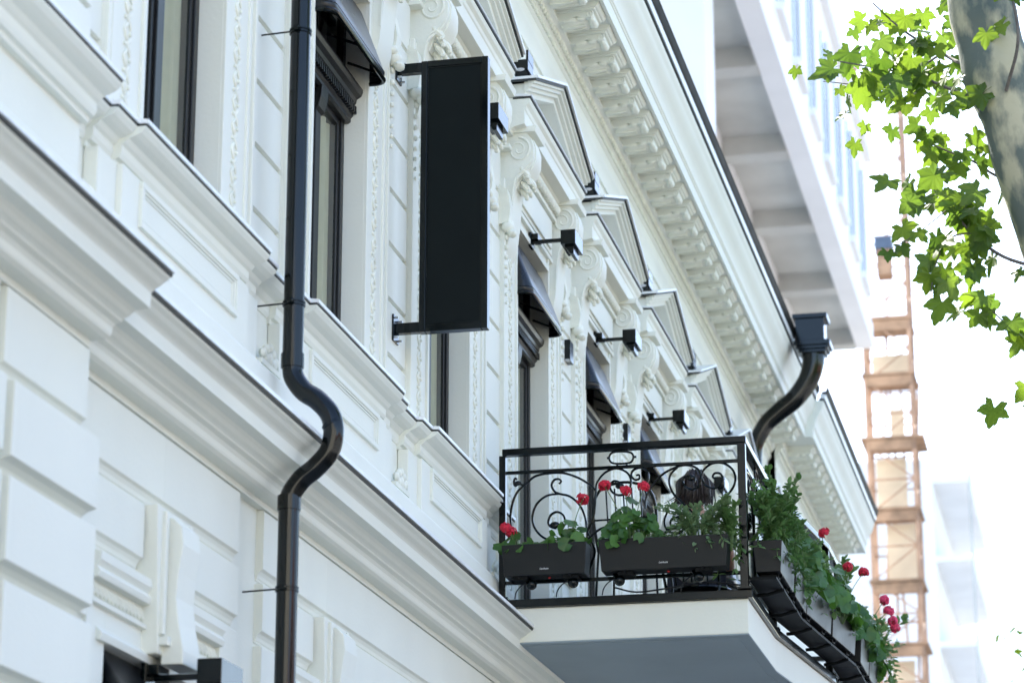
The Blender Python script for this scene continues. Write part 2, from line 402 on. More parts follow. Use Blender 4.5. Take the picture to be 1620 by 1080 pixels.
def curtain(s0, s1, z0, z1, n, seed):
    rr = random.Random(seed); m = MB(); vs = []; K = n * 8
    for j in range(2):
        for i in range(K + 1):
            t = i / K; amp = .018 * (1 if j == 0 else .7)
            vs.append((-.185 + amp * math.sin(t * n * 2 * math.pi + .6 * math.sin(5 * t)) + .01 * math.sin(17 * t), s0 + (s1 - s0) * t, z0 if j == 0 else z1))
    fs = [(i, i + 1, K + 2 + i, K + 1 + i) for i in range(K)]
    return m.add(vs, fs)
CURTM = {dr: curtain(-HW + .02, HW - .02, (5.2 if dr else ZS), 7.5, 9, 1).mesh('curtain', CURT, True, recalc=False) for dr in (False, True)}
# ---- sill course: profile stepped out in front of each window
def sillprof(d, zoff=0):
    return [(-.023, 5.655), (d - .150, 5.655), (d - .145, 5.675), (d - .125, 5.68), (d - .115, 5.70), (d - .115, 5.735), (d - .10, 5.745), (d - .085, 5.762), (d - .055, 5.772),
            (d - .030, 5.785), (d - .014, 5.803), (d - .010, 5.812), (-.02, 5.83)]
def sillcap(d): return [(d - .05, 5.8255), (d, 5.8235), (d, 5.842), (-.03, 5.868), (-.03, 5.855), (d - .05, 5.838)]
def silldrip_shade(d): return [(d - .06, 5.8125), (d - .012, 5.8125), (d - .008, 5.823), (d - .06, 5.8245)]
def sill_set(segs, fn): 
    m = MB()
    for s0, s1, d in segs: m.ps(fn(d), s0, s1)
    return m
SEG = [(-1.10, -.87, .142), (-.87, .87, .18), (.87, 1.10, .142)]
SIL = sill_set(SEG, sillprof).mesh('sill', STUC); SILC = sill_set(SEG, sillcap).mesh('metal_capping', FLASH); SILD = sill_set(SEG, silldrip_shade).mesh('drip_edge_shade', DRIP_SHADE)
def apron():
    m = MB().box(-.02, .072, -.86, .86, 5.04, 5.656)
    m.box(-.02, .045, -1.08, -.861, 5.04, 5.656); m.box(-.02, .045, .861, 1.08, 5.04, 5.656)
    return m
def apron_frame():
    m = MB(); z0, z1, a = 5.44, 5.645, .66
    for (w, t, d) in ((0, .028, .090), (.028, .016, .082), (.052, .012, .078)):
        A, Z0, Z1 = a - w, z0 + w * .8, z1 - w * .8
        m.box(.0715, d, -A, A, Z1 - t, Z1); m.box(.0715, d, -A, A, Z0, Z0 + t); m.box(.0715, d, -A, -A + t, Z0 + t, Z1 - t); m.box(.0715, d, A - t, A, Z0 + t, Z1 - t)
    return m
APR = apron().mesh('apron', STUC); APF = apron_frame().mesh('raised_panel_frame', STUC)
def carved_foot():
    m = MB(); 
    for i, (s, z, r) in enumerate([(-.10, 5.42, .03), (-.06, 5.40, .035), (0, 5.41, .045), (.06, 5.40, .035), (.10, 5.42, .03), (-.05, 5.45, .03), (.05, 5.45, .03), (0, 5.47, .028)]):
        m.ell((.05, s, z), (.022, r, r * .9), 8, 5)
    m.box(-.01, .052, -.14, .14, 5.30, 5.375); m.box(-.01, .065, -.155, .155, 5.355, 5.382)
    return m
FOOT = carved_foot().mesh('carved_scroll', STUC2, True)

for k, c in enumerate(BAY):
    dr = k in DOORS; L = (0, c, 0)
    wn = link('window', WF[dr], TH, L, bevel=.004)
    for q in (-1, 1): link('pane', PANE[dr, q], wn); link('pane', PANE['t', q], wn)
    link('curtain', CURTM[dr], wn); link('transom_moulding', TRM, wn)
    su = link('window_surround', SUR[dr], TH, L, bevel=.004)
    for q in (-1, 1):
        tag(link('carved_strip', STRIP[dr, q], su), kind='stuff'); tag(link('carved_drop', DROP[q], su), kind='stuff')
        cn = link('console', CON, TH, (0, c + q * .78, 0)); link('acanthus_leaf', ACA, cn)
    fp = link('frieze_panel', FRI, TH, L, bevel=.005); tag(link('egg_moulding', EGG, fp), kind='stuff')
    pd = link('pediment', PEDR, TH, L, bevel=.003); link('pediment_cornice', PEDH, pd); link('metal_capping', PCAP, pd); link('drip_edge_shade', PDRIP_SHADE, pd); link('metal_capping', HCAP, pd); link('drip_edge_shade', HDRIP_SHADE, pd)
    if not dr:
        si = link('sill', SIL, TH, L); link('metal_capping', SILC, si); link('drip_edge_shade', SILD, si)
        ap = link('apron', APR, TH, L, bevel=.005); link('raised_panel_frame', APF, ap, bevel=.003)
for k in range(NB - 1):
    if k in (3, 4): continue
    a, b = BAY[k] + 1.10, BAY[k + 1] - 1.10
    if k == 2: b = 17.6
    if k == 5: a = 24.6
    si = MB().ps(sillprof(.108), a, b).build('sill', STUC, TH); MB().ps(sillcap(.108), a, b).build('metal_capping', FLASH, si); MB().ps(silldrip_shade(.108), a, b).build('drip_edge_shade', DRIP_SHADE, si)
    link('carved_scroll', FOOT, TH, (0, (BAY[k] + BAY[k + 1]) / 2, 0))
for (a, b, o) in ((SB, BAY[0] - 1.1, .108), (S_0, SB, .245), (BAY[-1] + 1.1, SE, .108)):
    si = MB().ps(sillprof(o), a, b).build('sill', STUC, TH); MB().ps(sillcap(o), a, b).build('metal_capping', FLASH, si); MB().ps(silldrip_shade(o), a, b).build('drip_edge_shade', DRIP_SHADE, si)
for a, b in ((SB, 17.6), (24.6, SE)): MB().ps([(-.03, 4.98), (.105, 4.98), (.105, 5.30), (.098, 5.315), (.075, 5.33), (-.03, 5.335)], a, b).build('base_course', STUC, TH, bevel=.004)
MB().ps([(-.03, 4.98), (.20, 4.98), (.20, 5.30), (.16, 5.335), (-.03, 5.34)], S_0, SB).build('base_course', STUC, TH, bevel=.004)

# ---- lower cornice between the floors
def lowprof(o): return [(o - .1, 4.70), (o, 4.70), (o + .002, 4.728), (o + .062, 4.731), (o + .082, 4.742), (o + .087, 4.752), (o + .090, 4.775), (o + .102, 4.790), (o + .126, 4.799),
                        (o + .130, 4.806), (o + .140, 4.812), (o + .158, 4.820), (o + .172, 4.832), (o + .188, 4.842), (o + .243, 4.848), (o + .246, 4.909), (o + .254, 4.918), (o + .262, 4.924), (o + .285, 4.937),
                        (o + .30, 4.950), (o + .318, 4.960), (o + .325, 4.968), (o - .1, 4.985)]
lc = MB().ps(lowprof(0), SB, SE); LC = lc.build('lower_cornice', STUC, TH)
lc2 = MB().ps(lowprof(.15), S_0, SB).build('lower_cornice', STUC, TH)
for o, a, b, par in ((0, SB, SE, LC), (.15, S_0, SB, lc2)):
    MB().ps([(o + .25, 4.9685), (o + .330, 4.9685), (o + .334, 4.982), (o + .25, 4.984)], a, b).build('drip_edge_shade', DRIP_SHADE, par)
    MB().ps([(o + .28, 4.985), (o + .343, 4.9835), (o + .343, 5.004), (o + .05, 5.060), (o + .05, 5.045)], a, b).build('metal_capping', FLASH, par)
# ---- ground floor
GH = .60; GT = 3.664
gw = MB()
ge = [SB] + [v for c in BAY for v in (c - GH - .03, c + GH + .03)] + [SE]
for i in range(0, len(ge), 2): gw.box(-.74, -.045, ge[i], ge[i + 1], 0, 4.72)
for c in BAY: gw.box(-.74, -.045, c - GH - .03, c + GH + .03, GT + .03, 4.72); gw.box(-.74, -.045, c - GH - .03, c + GH + .03, 0, .94)
GW = gw.build('ground_floor_wall', STUC, TH)
MB().box(-.74, .10, S_0, SB, 0, 4.72).build('near_projection_wall', STUC, TH)
def course(s0, s1, z0, z1, d0, d1, parent):           # rusticated course block with hollow-moulded lower edge
    h = z1 - z0; t = d1 - d0
    key = ('c', round(s1 - s0, 3), round(h, 3), round(t, 3))
    if key not in blk:
        P = [(0, 0), (t * .18, 0), (t * .2, .010), (t * .30, .012), (t * .42, .030), (t * .66, .046), (t, .056), (t, h - .006), (t - .008, h), (0, h)]
        blk[key] = MB().ps(P, 0, s1 - s0).mesh('wall_block', STUC)
    return link('wall_block', blk[key], parent, (d0, s0, z0), bevel=.003)
GJ = [4.70, 4.335, 4.03, 3.664, 3.30, 2.95, 2.6, 2.25, 1.9, 1.55, 1.2, .85]
for k in range(NB + 1):
    a = SB if k == 0 else BAY[k - 1]; b = SE if k == NB else BAY[k]
    for i in range(len(GJ) - 1):
        z1, z0 = GJ[i], GJ[i + 1] + .012
        if i == 0: ga, gb = 0, 0
        elif i == 1: ga, gb = .24, .24
        elif i == 2: ga, gb = .86, .86
        else: ga, gb = .86, .86
        sa = a + (0.0 if k == 0 else ga); sb_ = b - (0 if k == NB else gb)
        pipe = (k == 1)
        d1 = .0 if i > 0 else -.004
        if pipe:
            course(sa, 12.02, z0, z1 - .004, -.046, d1, GW); course(12.40, sb_, z0, z1 - .004, -.046, d1, GW)
        else: course(sa, sb_, z0, z1 - .004, -.046, d1, GW)
for i, (z1, z0) in enumerate(((4.70, 4.34), (4.34, 3.985), (3.985, 3.605), (3.605, 3.23), (3.23, 2.86), (2.86, 2.48), (2.48, 2.1))):
    pr = .152 if i == 0 else .200
    course(SB - .83, SB - .004 + (.0 if i == 0 else .03), z0 + .012, z1 - .004, .10, pr, GW)
    course(SB - 2.3, SB - .90, z0 + .012, z1 - .004, .10, pr, GW)
def keystone():
    W1, W0 = .235, .165; zt, zb = 4.335, 3.70
    m = MB().pd([(-W0, zb), (W0, zb), (W1, zt), (-W1, zt)], -.046, .055)
    # scrolled front tongue
    P = [(.05, 4.30), (.085, 4.30), (.125, 4.26), (.135, 4.18), (.118, 4.06), (.110, 3.95), (.125, 3.84), (.150, 3.72), (.150, 3.66), (.05, 3.66)]
    m.ps(P, -.115, .115)
    for q in (-1, 1): m.box(.05, .075, q * .15 - .018, q * .15 + .018, 3.78, 4.32)
    m.box(.05, .095, -.16, .16, 3.735, 3.775)
    return m
KEY = keystone().mesh('keystone', STUC, False)
def gsurround():
    m = MB()
    for q in (-1, 1):
        a, b = (GH, .86) if q > 0 else (-.86, -GH)
        m.box(-.20, -.02, a, b, .95, 4.02)
        a, b = (.80, .862) if q > 0 else (-.862, -.80); m.box(-.021, .002, a, b, .95, 4.02)
    m.box(-.20, -.02, -GH, GH, GT, 4.02)
    m.ps([(-.021, 3.90), (.02, 3.905), (.028, 3.93), (.012, 3.95), (.03, 3.975), (.03, 4.01), (-.021, 4.02)], -.80, .80)
    m.ps([(-.021, GT), (.0, GT), (.008, GT + .03), (-.012, GT + .05), (-.021, GT + .06)], -.70, .70)
    m.ps([(-.021, 3.80), (.004, 3.803), (.004, 3.82), (-.021, 3.825)], -.80, .80)
    return m
GSUR = gsurround().mesh('window_surround', STUC)
gs = MB(); s = -.78
while s < .79:
    Mx = Matrix.Rotation(R(40), 3, 'X'); gs.ell((-.014, s, 3.862), (.014, .012, .036), 6, 4, Mx); gs.ell((-.014, s + .02, 3.85), (.012, .010, .012), 6, 4); s += .044
GSTR = gs.mesh('carved_strip', STUC2, True)
def gframe():
    m = MB(); m.box(-.40, -.30, -GH, -GH + .08, .95, GT); m.box(-.40, -.30, GH - .08, GH, .95, GT); m.box(-.40, -.30, -GH + .08, GH - .08, GT - .08, GT); m.box(-.40, -.30, -.04, .04, .95, GT - .08); m.box(-.40, -.30, -GH + .08, GH - .08, .95, 1.05); return m
GFR = gframe().mesh('window', WOODB); GP = {q: MB().add([(-.35, min(q * .04, q * (GH - .08)), 1.05), (-.35, max(q * .04, q * (GH - .08)), 1.05), (-.35, max(q * .04, q * (GH - .08)), GT - .08), (-.35, min(q * .04, q * (GH - .08)), GT - .08)], [(0, 1, 2, 3)]).mesh('pane', DGLASS, recalc=False) for q in (-1, 1)}
for k, c in enumerate(BAY):
    L = (0, c, 0); link('keystone', KEY, TH, L, bevel=.006)
    su = link('window_surround', GSUR, TH, L, bevel=.003); tag(link('carved_strip', GSTR, su), kind='stuff')
    wn = link('window', GFR, TH, L)
    for q in (-1, 1): link('pane', GP[q], wn)

# ---- main cornice
def mainprof(o): return [(o - .2, 9.70), (o - .004, 9.70), (o, 9.715), (o + .004, 9.84), (o + .016, 9.855), (o + .020, 9.89), (o + .006, 9.90), (o + .012, 9.985), (o + .03, 9.995), (o + .034, 10.005),
                         (o + .036, 10.06), (o + .05, 10.07), (o + .055, 10.09), (o + .085, 10.125), (o + .10, 10.135), (o + .118, 10.14), (o + .118, 10.155), (o + .10, 10.162),
                         (o + .10, 10.262), (o + .455, 10.262), (o + .455, 10.25), (o + .482, 10.25), (o + .482, 10.366), (o + .490, 10.37), (o + .494, 10.385), (o + .502, 10.39),
                         (o + .505, 10.41), (o + .512, 10.45), (o + .528, 10.49), (o + .552, 10.53), (o + .578, 10.57), (o + .596, 10.61), (o + .604, 10.65), (o + .618, 10.665), (o + .622, 10.71), (o - .2, 10.74)]
SECT = ((SB, SE, 0.0), (S_0, SB, .06), (SE, S_1, .10))
MC = []
for a, b, o in SECT:
    mc = MB().ps(mainprof(o), a, b).build('main_cornice', STUC, TH, smooth=True); MC.append(mc)
    g2 = MB().ps([(o + .56, 10.725), (o + .635, 10.722), (o + .640, 10.735), (o + .56, 10.745)], a, b).build('drip_edge_shade', DRIP_SHADE, mc)
    MB().ps([(o + .58, 10.748), (o + .642, 10.738), (o + .652, 10.775), (o + .652, 10.79), (o + .58, 10.80)], a, b).build('metal_capping', FLASH, mc)
    m = MB(); n1 = a + .02                           # small carved leaf course and bead course
    while n1 < b - .02:
        m.box(o + .030, o + .052, n1, n1 + .028, 10.008, 10.056); n1 += .052
    n1 = a + .03
    while n1 < b - .02:
        m.ell((o + .072, n1, 10.104), (.022, .026, .026), 6, 4); n1 += .07
    tag(m.build('leaf_course', STUC2, mc), kind='stuff')
GUT = [None]
for (a, b, o) in ((S_0, 29.9, 0), (29.9, SE, 0), (SE, S_1, .10)):
    pts = [(o + .60, 10.795), (o + .655, 10.795), (o + .675, 10.82), (o + .680, 10.855), (o + .690, 10.868), (o + .680, 10.878), (o + .664, 10.872), (o + .655, 10.83), (o + .60, 10.83)]
    MB().ps(pts, a, b).build('gutter', MATTE, TH, smooth=True)
def modillion():
    m = MB(); W = .14
    m.ps([(.10, 10.262), (.455 - .01, 10.262), (.455 - .01, 10.250), (.437, 10.240), (.425, 10.226), (.418, 10.222), (.10, 10.222)], -W - .018, W + .018)
    m.ps([(.10, 10.223), (.412, 10.223), (.408, 10.208), (.40, 10.204), (.10, 10.204)], -W, W)
    m.ps([(.10, 10.205), (.385, 10.205), (.392, 10.19), (.388, 10.165), (.372, 10.152), (.345, 10.152), (.30, 10.166), (.25, 10.17), (.20, 10.155), (.16, 10.14), (.10, 10.138)], -W + .03, W - .03)
    for q in (-1, 1):
        sp = []
        for i in range(20): th = R(60) - i * .42; r = .030 * (1 - i / 26); sp.append((.362 + r * math.cos(th), q * (W - .028), 10.178 + r * math.sin(th)))
        m.tube(sp, .006, 5)
    return m
def modleaf():
    m = MB(); T = Matrix.Rotation(R(-6), 3, 'Y')
    m.ell((.235, 0, 10.146), (.125, .085, .026), 12, 6, T)
    for q in (-1, 1):
        m.ell((.20, q * .085, 10.152), (.060, .026, .022), 9, 5, T); m.ell((.295, q * .088, 10.160), (.045, .026, .022), 9, 5, T)
        m.tube(crv([(.13, q * .03, 10.125), (.22, q * .036, 10.116), (.31, q * .03, 10.126)], 4), .006, 5)
    m.ell((.372, 0, 10.150), (.030, .092, .026), 12, 6)
    return m
MOD = modillion().mesh('modillion', STUC, False); MLF = modleaf().mesh('acanthus_leaf', STUC2, True)
s = 19.2 - .46 * 20
while s < S_1 - .3:
    o = .10 if s > SE else 0
    if not (SE - .2 < s < SE + .22):
        md = link('modillion', MOD, MC[2] if s > SE else MC[0], (o, s, 0))
        lf = link('acanthus_leaf', MLF, None, (o, s, 0)); lf.parent = md.parent; lf.location = md.location
    s += .46
# balcony slab (part of the house)
BS0, BS1 = 17.07, 25.11
PLAN = [(1.765, BS0), (1.765, 18.48), (1.95, 20.37), (1.95, 21.81), (1.765, 23.70), (1.765, BS1)]
def offs(k): return [(x + k, y + (-k if i == 0 else k if i == len(PLAN) - 1 else 0)) for i, (x, y) in enumerate(PLAN)]
def slab(k, z0, z1): p = offs(k); return MB().pz([(.02, p[0][1])] + p + [(.02, p[-1][1])], z0, z1)
bsl = slab(-.02, 4.892, 5.118).build('balcony_slab', STUC, TH, bevel=.006)
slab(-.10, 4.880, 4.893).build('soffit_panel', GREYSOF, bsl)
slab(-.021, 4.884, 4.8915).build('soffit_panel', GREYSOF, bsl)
slab(.012, 5.119, 5.172).build('edge_plate', BLACK, bsl, bevel=.004)

# ------------------------------------------------------------------ drain pipes
def pipe_curve(pts, r, n=18): return MB().tube(pts, r, n)
PD, PS, PR = .20, 12.145, .051
DP = empty('drainpipe', (PD, PS, 0)); tag(DP, 'glossy black round drainpipe swerving around the lower cornice next to the blank sign', 'drainpipe')
path = [(0, 0, 11.0), (0, 0, 9), (0, 0, 7), (0, 0, 5.40)] + crv([(0, 0, 5.36), (.008, 0, 5.29), (.06, 0, 5.215), (.13, 0, 5.165), (.195, 0, 5.09), (.215, 0, 5.0), (.195, 0, 4.905), (.13, 0, 4.83), (.06, 0, 4.775), (.008, 0, 4.70), (0, 0, 4.64)], 5) + [(0, 0, 4.6), (0, 0, 3), (0, 0, .15)]
pipe_curve(path, PR).build('pipe', PIPE, DP, smooth=True)
for z in (5.37, 4.66): MB().tube([(0, 0, z - .035), (0, 0, z + .035)], PR + .006, 20).build('collar', PIPE, DP, smooth=True)
MB().tube([(.205, 0, 5.045), (.213, 0, 5.03)], PR + .003, 20).build('collar', PIPE, DP, smooth=True)
for z in (7.10, 5.66, 4.24, 2.8, 1.4, 8.5):
    b = MB().tube([(0, 0, z - .012), (0, 0, z - .004)], PR + .006, 20); b.tube([(0, 0, z + .004), (0, 0, z + .012)], PR + .006, 20); b.box(-.015, .015, -PR - .022, -PR, z - .012, z + .012)
    b.ell((.012, -PR - .018, z), (.010, .010, .010), 8, 5)
    b.tube([(-PR, -.02, z), (-.215, -.02, z - .006)], .0045, 6); b.build('clamp', BLACK, DP)
HS = 29.95
DP2 = empty('drainpipe', (0, HS, 0)); tag(DP2, 'black drainpipe with square hopper head sweeping back under the roof cornice', 'drainpipe')
h = MB()
for (d0, d1, w, z0, z1) in ((.66, 1.06, .17, 10.965, 11.02), (.69, 1.02, .15, 10.70, 10.965), (.665, 1.085, .175, 10.64, 10.70), (.69, 1.06, .16, 10.60, 10.64), (.72, 1.03, .145, 10.56, 10.60)): h.box(d0, d1, -w, w, z0, z1)
h.build('hopper', PIPE, DP2, bevel=.006)
P2 = crv([(.875, 0, 10.60), (.865, 0, 10.44), (.80, 0, 10.26), (.65, 0, 10.06), (.47, 0, 9.92), (.31, 0, 9.78), (.21, 0, 9.61), (.17, 0, 9.45), (.165, 0, 9.2)], 6) + [(.165, 0, 7), (.165, 0, 5.4), (.4, 0, 5.1), (.4, 0, 4.9), (.165, 0, 4.6), (.165, 0, .2)]
m = MB(); N = len(P2)
rad = [.135 - .055 * min(1, i / 48) for i in range(N)]
m.tube(P2, rad, 12); m.build('pipe', PIPE, DP2, smooth=True)

# ------------------------------------------------------------------ blank projecting sign
SG = empty('blank_sign', (0, 14.77, 7.158)); tag(SG, 'tall blank black projecting sign board held on two wall arms', 'sign')
X0, X1, HH = .155, .568, .855
MB().box(X0 + .02, X1 - .02, -.022, .022, -HH + .025, HH - .025).build('panel', SIGNP, SG)
for (a, b, z0, z1) in ((X0, X0 + .038, -HH, HH), (X1 - .038, X1, -HH, HH), (X0 + .0385, X1 - .0385, HH - .040, HH), (X0 + .0385, X1 - .0385, -HH, -HH + .040)):
    MB().box(a, b, -.032, .032, z0, z1).build('frame_bar', BLACK, SG, bevel=.003)
for (a, b, z0, z1) in ((X0 + .040, X0 + .046, -HH + .042, HH - .042), (X1 - .046, X1 - .040, -HH + .042, HH - .042), (X0 + .047, X1 - .047, HH - .048, HH - .042), (X0 + .047, X1 - .047, -HH + .042, -HH + .048)):
    MB().box(a, b, -.027, -.0235, z0, z1).build('glazing_bead', BLACK, SG)
for z in (HH - .034, -HH + .034):
    ar = MB().box(.012, X0 - .0005, -.025, .025, z - .031, z + .031).build('bracket_arm', BLACK, SG, bevel=.003)
    MB().box(.0005, .0115, -.06, .06, z - .080, z + .080).build('wall_plate', BLACK, ar, bevel=.002)
    for (y, dz) in ((-.045, .06), (.045, .06), (-.045, -.06), (.045, -.06)): MB().tube([(.0116, y, z + dz), (.036, y, z + dz)], .007, 8).build('bolt', BOLT, ar)

# ------------------------------------------------------------------ awnings
def awning(w, zt, zb, dt, do, name='awning', rim=.022):
    e = empty(name)
    m = MB(); n = 10; vs = []; fs = []
    r = .06
    # plan outline of lower rim: from wall near, round corner, front, round corner, wall far
    out = [(dt - .05, -w)]
    for i in range(5): a = R(180 + 90 + i * 22.5); out.append((do - r + r * math.cos(a) if True else 0, -w + r + r * math.sin(a)))
    for i in range(5): a = R(0 + i * 22.5); out.append((do - r + r * math.cos(a), w - r + r * math.sin(a)))
    out.append((dt - .05, w))
    low = [(x, y, zb) for x, y in out]; lip = [(x, y, zb - .045) for x, y in out]
    top = []
    for x, y in out:
        k = (x - dt) / (do - dt); k = max(0, min(1, k)); top.append((dt + .012 * k, y * (1 - .02 * k), zt - .01 * (1 - k)))
    L = len(out)
    vs = top + low + lip; fs = [(i, i + 1, L + i + 1, L + i) for i in range(L - 1)] + [(L + i, L + i + 1, 2 * L + i + 1, 2 * L + i) for i in range(L - 1)]
    c = MB().add(vs, fs).build('canopy', AWN, e, smooth=True, recalc=False)
    sm = c.modifiers.new('solid', 'SOLIDIFY'); sm.thickness = .008; sm.offset = 0
    MB().tube([(x, y, zb - .045) for x, y in out], rim * .6, 8).build('rim_bar', BLACK, e, smooth=True)
    MB().tube([(x, y, zb + .0) for x, y in out], .006, 6).build('piping', BLACK, e, smooth=True)
    fr = MB()
    for y in (-w + .12, 0, w - .12): fr.tube([(dt - .04, y, zb + .05), (do - .02, y, zb - .03)], .008, 6)
    fr.box(dt - .06, dt - .02, -w + .02, w - .02, zt - .06, zt - .02)
    fr.build('frame', BLACK, e)
    return e
aw0 = awning(.545, 8.03, 7.64, -.03, .128)
ALAB = {1: 'black hood awning above the window between the drainpipe and the blank sign', 2: 'black hood awning behind the blank sign board', 3: 'black hood awning under the first wall spotlight beyond the blank sign',
        4: 'black hood awning above the balcony, on the second window beyond the blank sign', 5: 'black hood awning over the third bay beyond the sign, behind the railing', 0: 'black hood awning above the window just before the drainpipe'}
first = True
for k in range(NB):
    a = aw0 if first else dup(aw0); first = False; a.location = (0, BAY[k], 0)
    tag(a, ALAB.get(k, 'black hood awning on the window row past the balcony'), 'awning', 'hood awnings over the upper windows')
ga = awning(.585, 3.655, 3.10, -.07, .30); ga.location = (0, BAY[0], 0); tag(ga, 'dark awning over the ground floor window below the keystone', 'awning')

# ------------------------------------------------------------------ wall lamps, uplights and small wall boxes
def arm_lamp():
    e = empty('wall_spotlight')
    MB().box(.0, .022, -.06, .06, -.05, .05).build('wall_plate', BLACK, e, bevel=.003)
    MB().box(.02, .07, -.04, .10, .0, .045).build('mounting_box', BLACK, e, bevel=.003)
    MB().box(.02, .24, -.012, .012, -.022, .003).build('arm', BLACK, e)
    hd = MB().box(.235, .345, -.02, .27, -.045, .065); hd.build('lamp_head', BLACK, e, bevel=.003)
    MB().ps([(.255, -.046), (.325, -.046), (.325, -.11), (.30, -.11)], .02, .20).build('shade', BLACK, e)
    MB().tube([(.29, .12, -.047), (.29, .12, -.052)], .032, 14).build('lens', LENS, e)
    return e
al = arm_lamp(); first = True
LLAB = {1: 'black arm spotlight above the awning beside the drainpipe', 2: 'black box spotlight peeking out past the edge of the blank sign', 3: 'black arm spotlight on the first bay beyond the blank sign', 4: 'black arm spotlight on the second bay beyond the blank sign',
        5: 'black arm spotlight just above the balcony handrail', 6: 'black arm spotlight seen through the scrolls of the balcony railing'}
for k in range(0, NB):
    a = al if first else dup(al); first = False; a.location = (.012, BAY[k] - .06, 8.145)
    tag(a, LLAB.get(k, 'black arm spotlight on the facade past the balcony' if k else 'black arm spotlight above the window just before the drainpipe'), 'lamp', 'arm spotlights over the windows')
a = dup(al); a.location = (-.02, BAY[0] - .1, 3.615); tag(a, 'black arm spotlight at the ground floor awning under the keystone', 'lamp')
def uplight():
    e = empty('floodlight')
    MB().box(-.07, .05, -.02, .17, .045, .125).xf(Matrix.Rotation(0, 4, 'X')).build('housing', BLACK, e, bevel=.004)
    MB().box(.035, .052, -.015, .16, .12, .195).build('visor', BLACK, e)
    MB().ps([(-.045, .0), (.05, .0), (.03, .046), (-.03, .046)], -.015, .10).build('bracket', BLACK, e)
    MB().ell((-.005, -.02, .046), (.032, .01, .014), 10, 5).build('lens', LENS, e)
    return e
FLL = ['black floodlight on the pediment end above the window just before the drainpipe', 'black floodlight on the pediment end above the drainpipe awning', 'black floodlight perched on the pediment end above the blank sign', 'black floodlight between the first pediment beyond the sign and the next',
       'black floodlight at the start of the second pediment past the sign', 'black floodlight on the pediment end just over the corner of the balcony handrail']
ul = uplight(); first = True
for k in range(NB):
    a = ul if first else dup(ul); first = False; a.location = (.155, BAY[k] - .985, 9.063)
    a.rotation_euler = (0, 0, 0)
    tag(a, FLL[k] if k < 6 else 'black floodlight on a pediment end beyond the balcony, under the far hopper', 'lamp', 'floodlights on the pediments')
def wallbox():
    e = empty('wall_speaker'); MB().box(0, .045, -.04, .10, -.085, .085).build('housing', BLACK, e, bevel=.004); MB().box(.005, .04, -.0415, .0, -.087, -.075).build('lens', LENS, e); return e
wb = wallbox(); wb.location = (0.001, BAY[3] + 1.30, 7.70); tag(wb, 'small black box fixed on the wall beside the first awning past the sign', 'speaker', 'small black wall boxes')
a = dup(wb); a.location = (0.001, BAY[4] + 1.30, 7.70); tag(a, 'small black wall box just above the balcony handrail', 'speaker', 'small black wall boxes')

# ------------------------------------------------------------------ balcony railing
ZR, ZM, ZBOT, ZPL, ZP_ = 6.185, 6.03, 5.285, 5.172, 5.285
RL = empty('balcony_railing', (1.765, BS0, ZPL)); tag(RL, 'black wrought iron balcony railing with spiral scrolls', 'railing')
RLI = Vector((-1.765, -BS0, -ZPL))
def rb(m, name, mt=BLACK, **k): m.xf(Matrix.Translation(RLI)); return m.build(name, mt, RL, **k)
RP = [(.135, BS0)] + [(x - .035, y + (.0 if i in (0,) else 0)) for i, (x, y) in enumerate(PLAN)] + [(.135, BS1)]
def bar(p, q, z0, z1, w):
    p, q = Vector(p), Vector(q); t = (q - p).normalized(); n = Vector((t.y, -t.x)) * w
    return [tuple(p - n), tuple(q - n), tuple(q + n), tuple(p + n)], z0, z1
for i in range(len(RP) - 1):
    p, q = RP[i], RP[i + 1]; e = Vector(q) - Vector(p); e.normalize()
    p2 = Vector(p) - e * (.03 if i == 1 else .0); q2 = Vector(q) + e * (.03 if i == 0 else .012)
    poly, a, b = bar(p2, q2, ZR - .045, ZR, .032); rb(MB().pz(poly, a + .0006 * i, b + .0006 * i), 'handrail', bevel=.006)
    poly, a, b = bar(p, q, ZM - .014, ZM + .006, .010); rb(MB().pz(poly, a, b), 'rail')
    poly, a, b = bar(p, q, ZBOT - .012, ZBOT + .010, .012); rb(MB().pz(poly, a, b), 'rail')
for i, (x, y) in enumerate(RP):
    w = .022 if i in (0, len(RP) - 1) else .026
    rb(MB().box(x - w, x + w, y - w, y + w, ZPL, ZR - .044), 'post', bevel=.003)
    rb(MB().box(x - w - .02, x + w + .02, y - w - .02, y + w + .02, ZPL, ZPL + .014), 'foot_plate')
def cmap(X, Y):   # pattern drawn on a board 1.6 m wide: returns fraction across and height
    d = .0755 + .0011714 * X - .000011 * Y; z = 6.4052 - .0000613 * X - .0011817 * Y
    return (d - .165) / (1.73 - .165), z
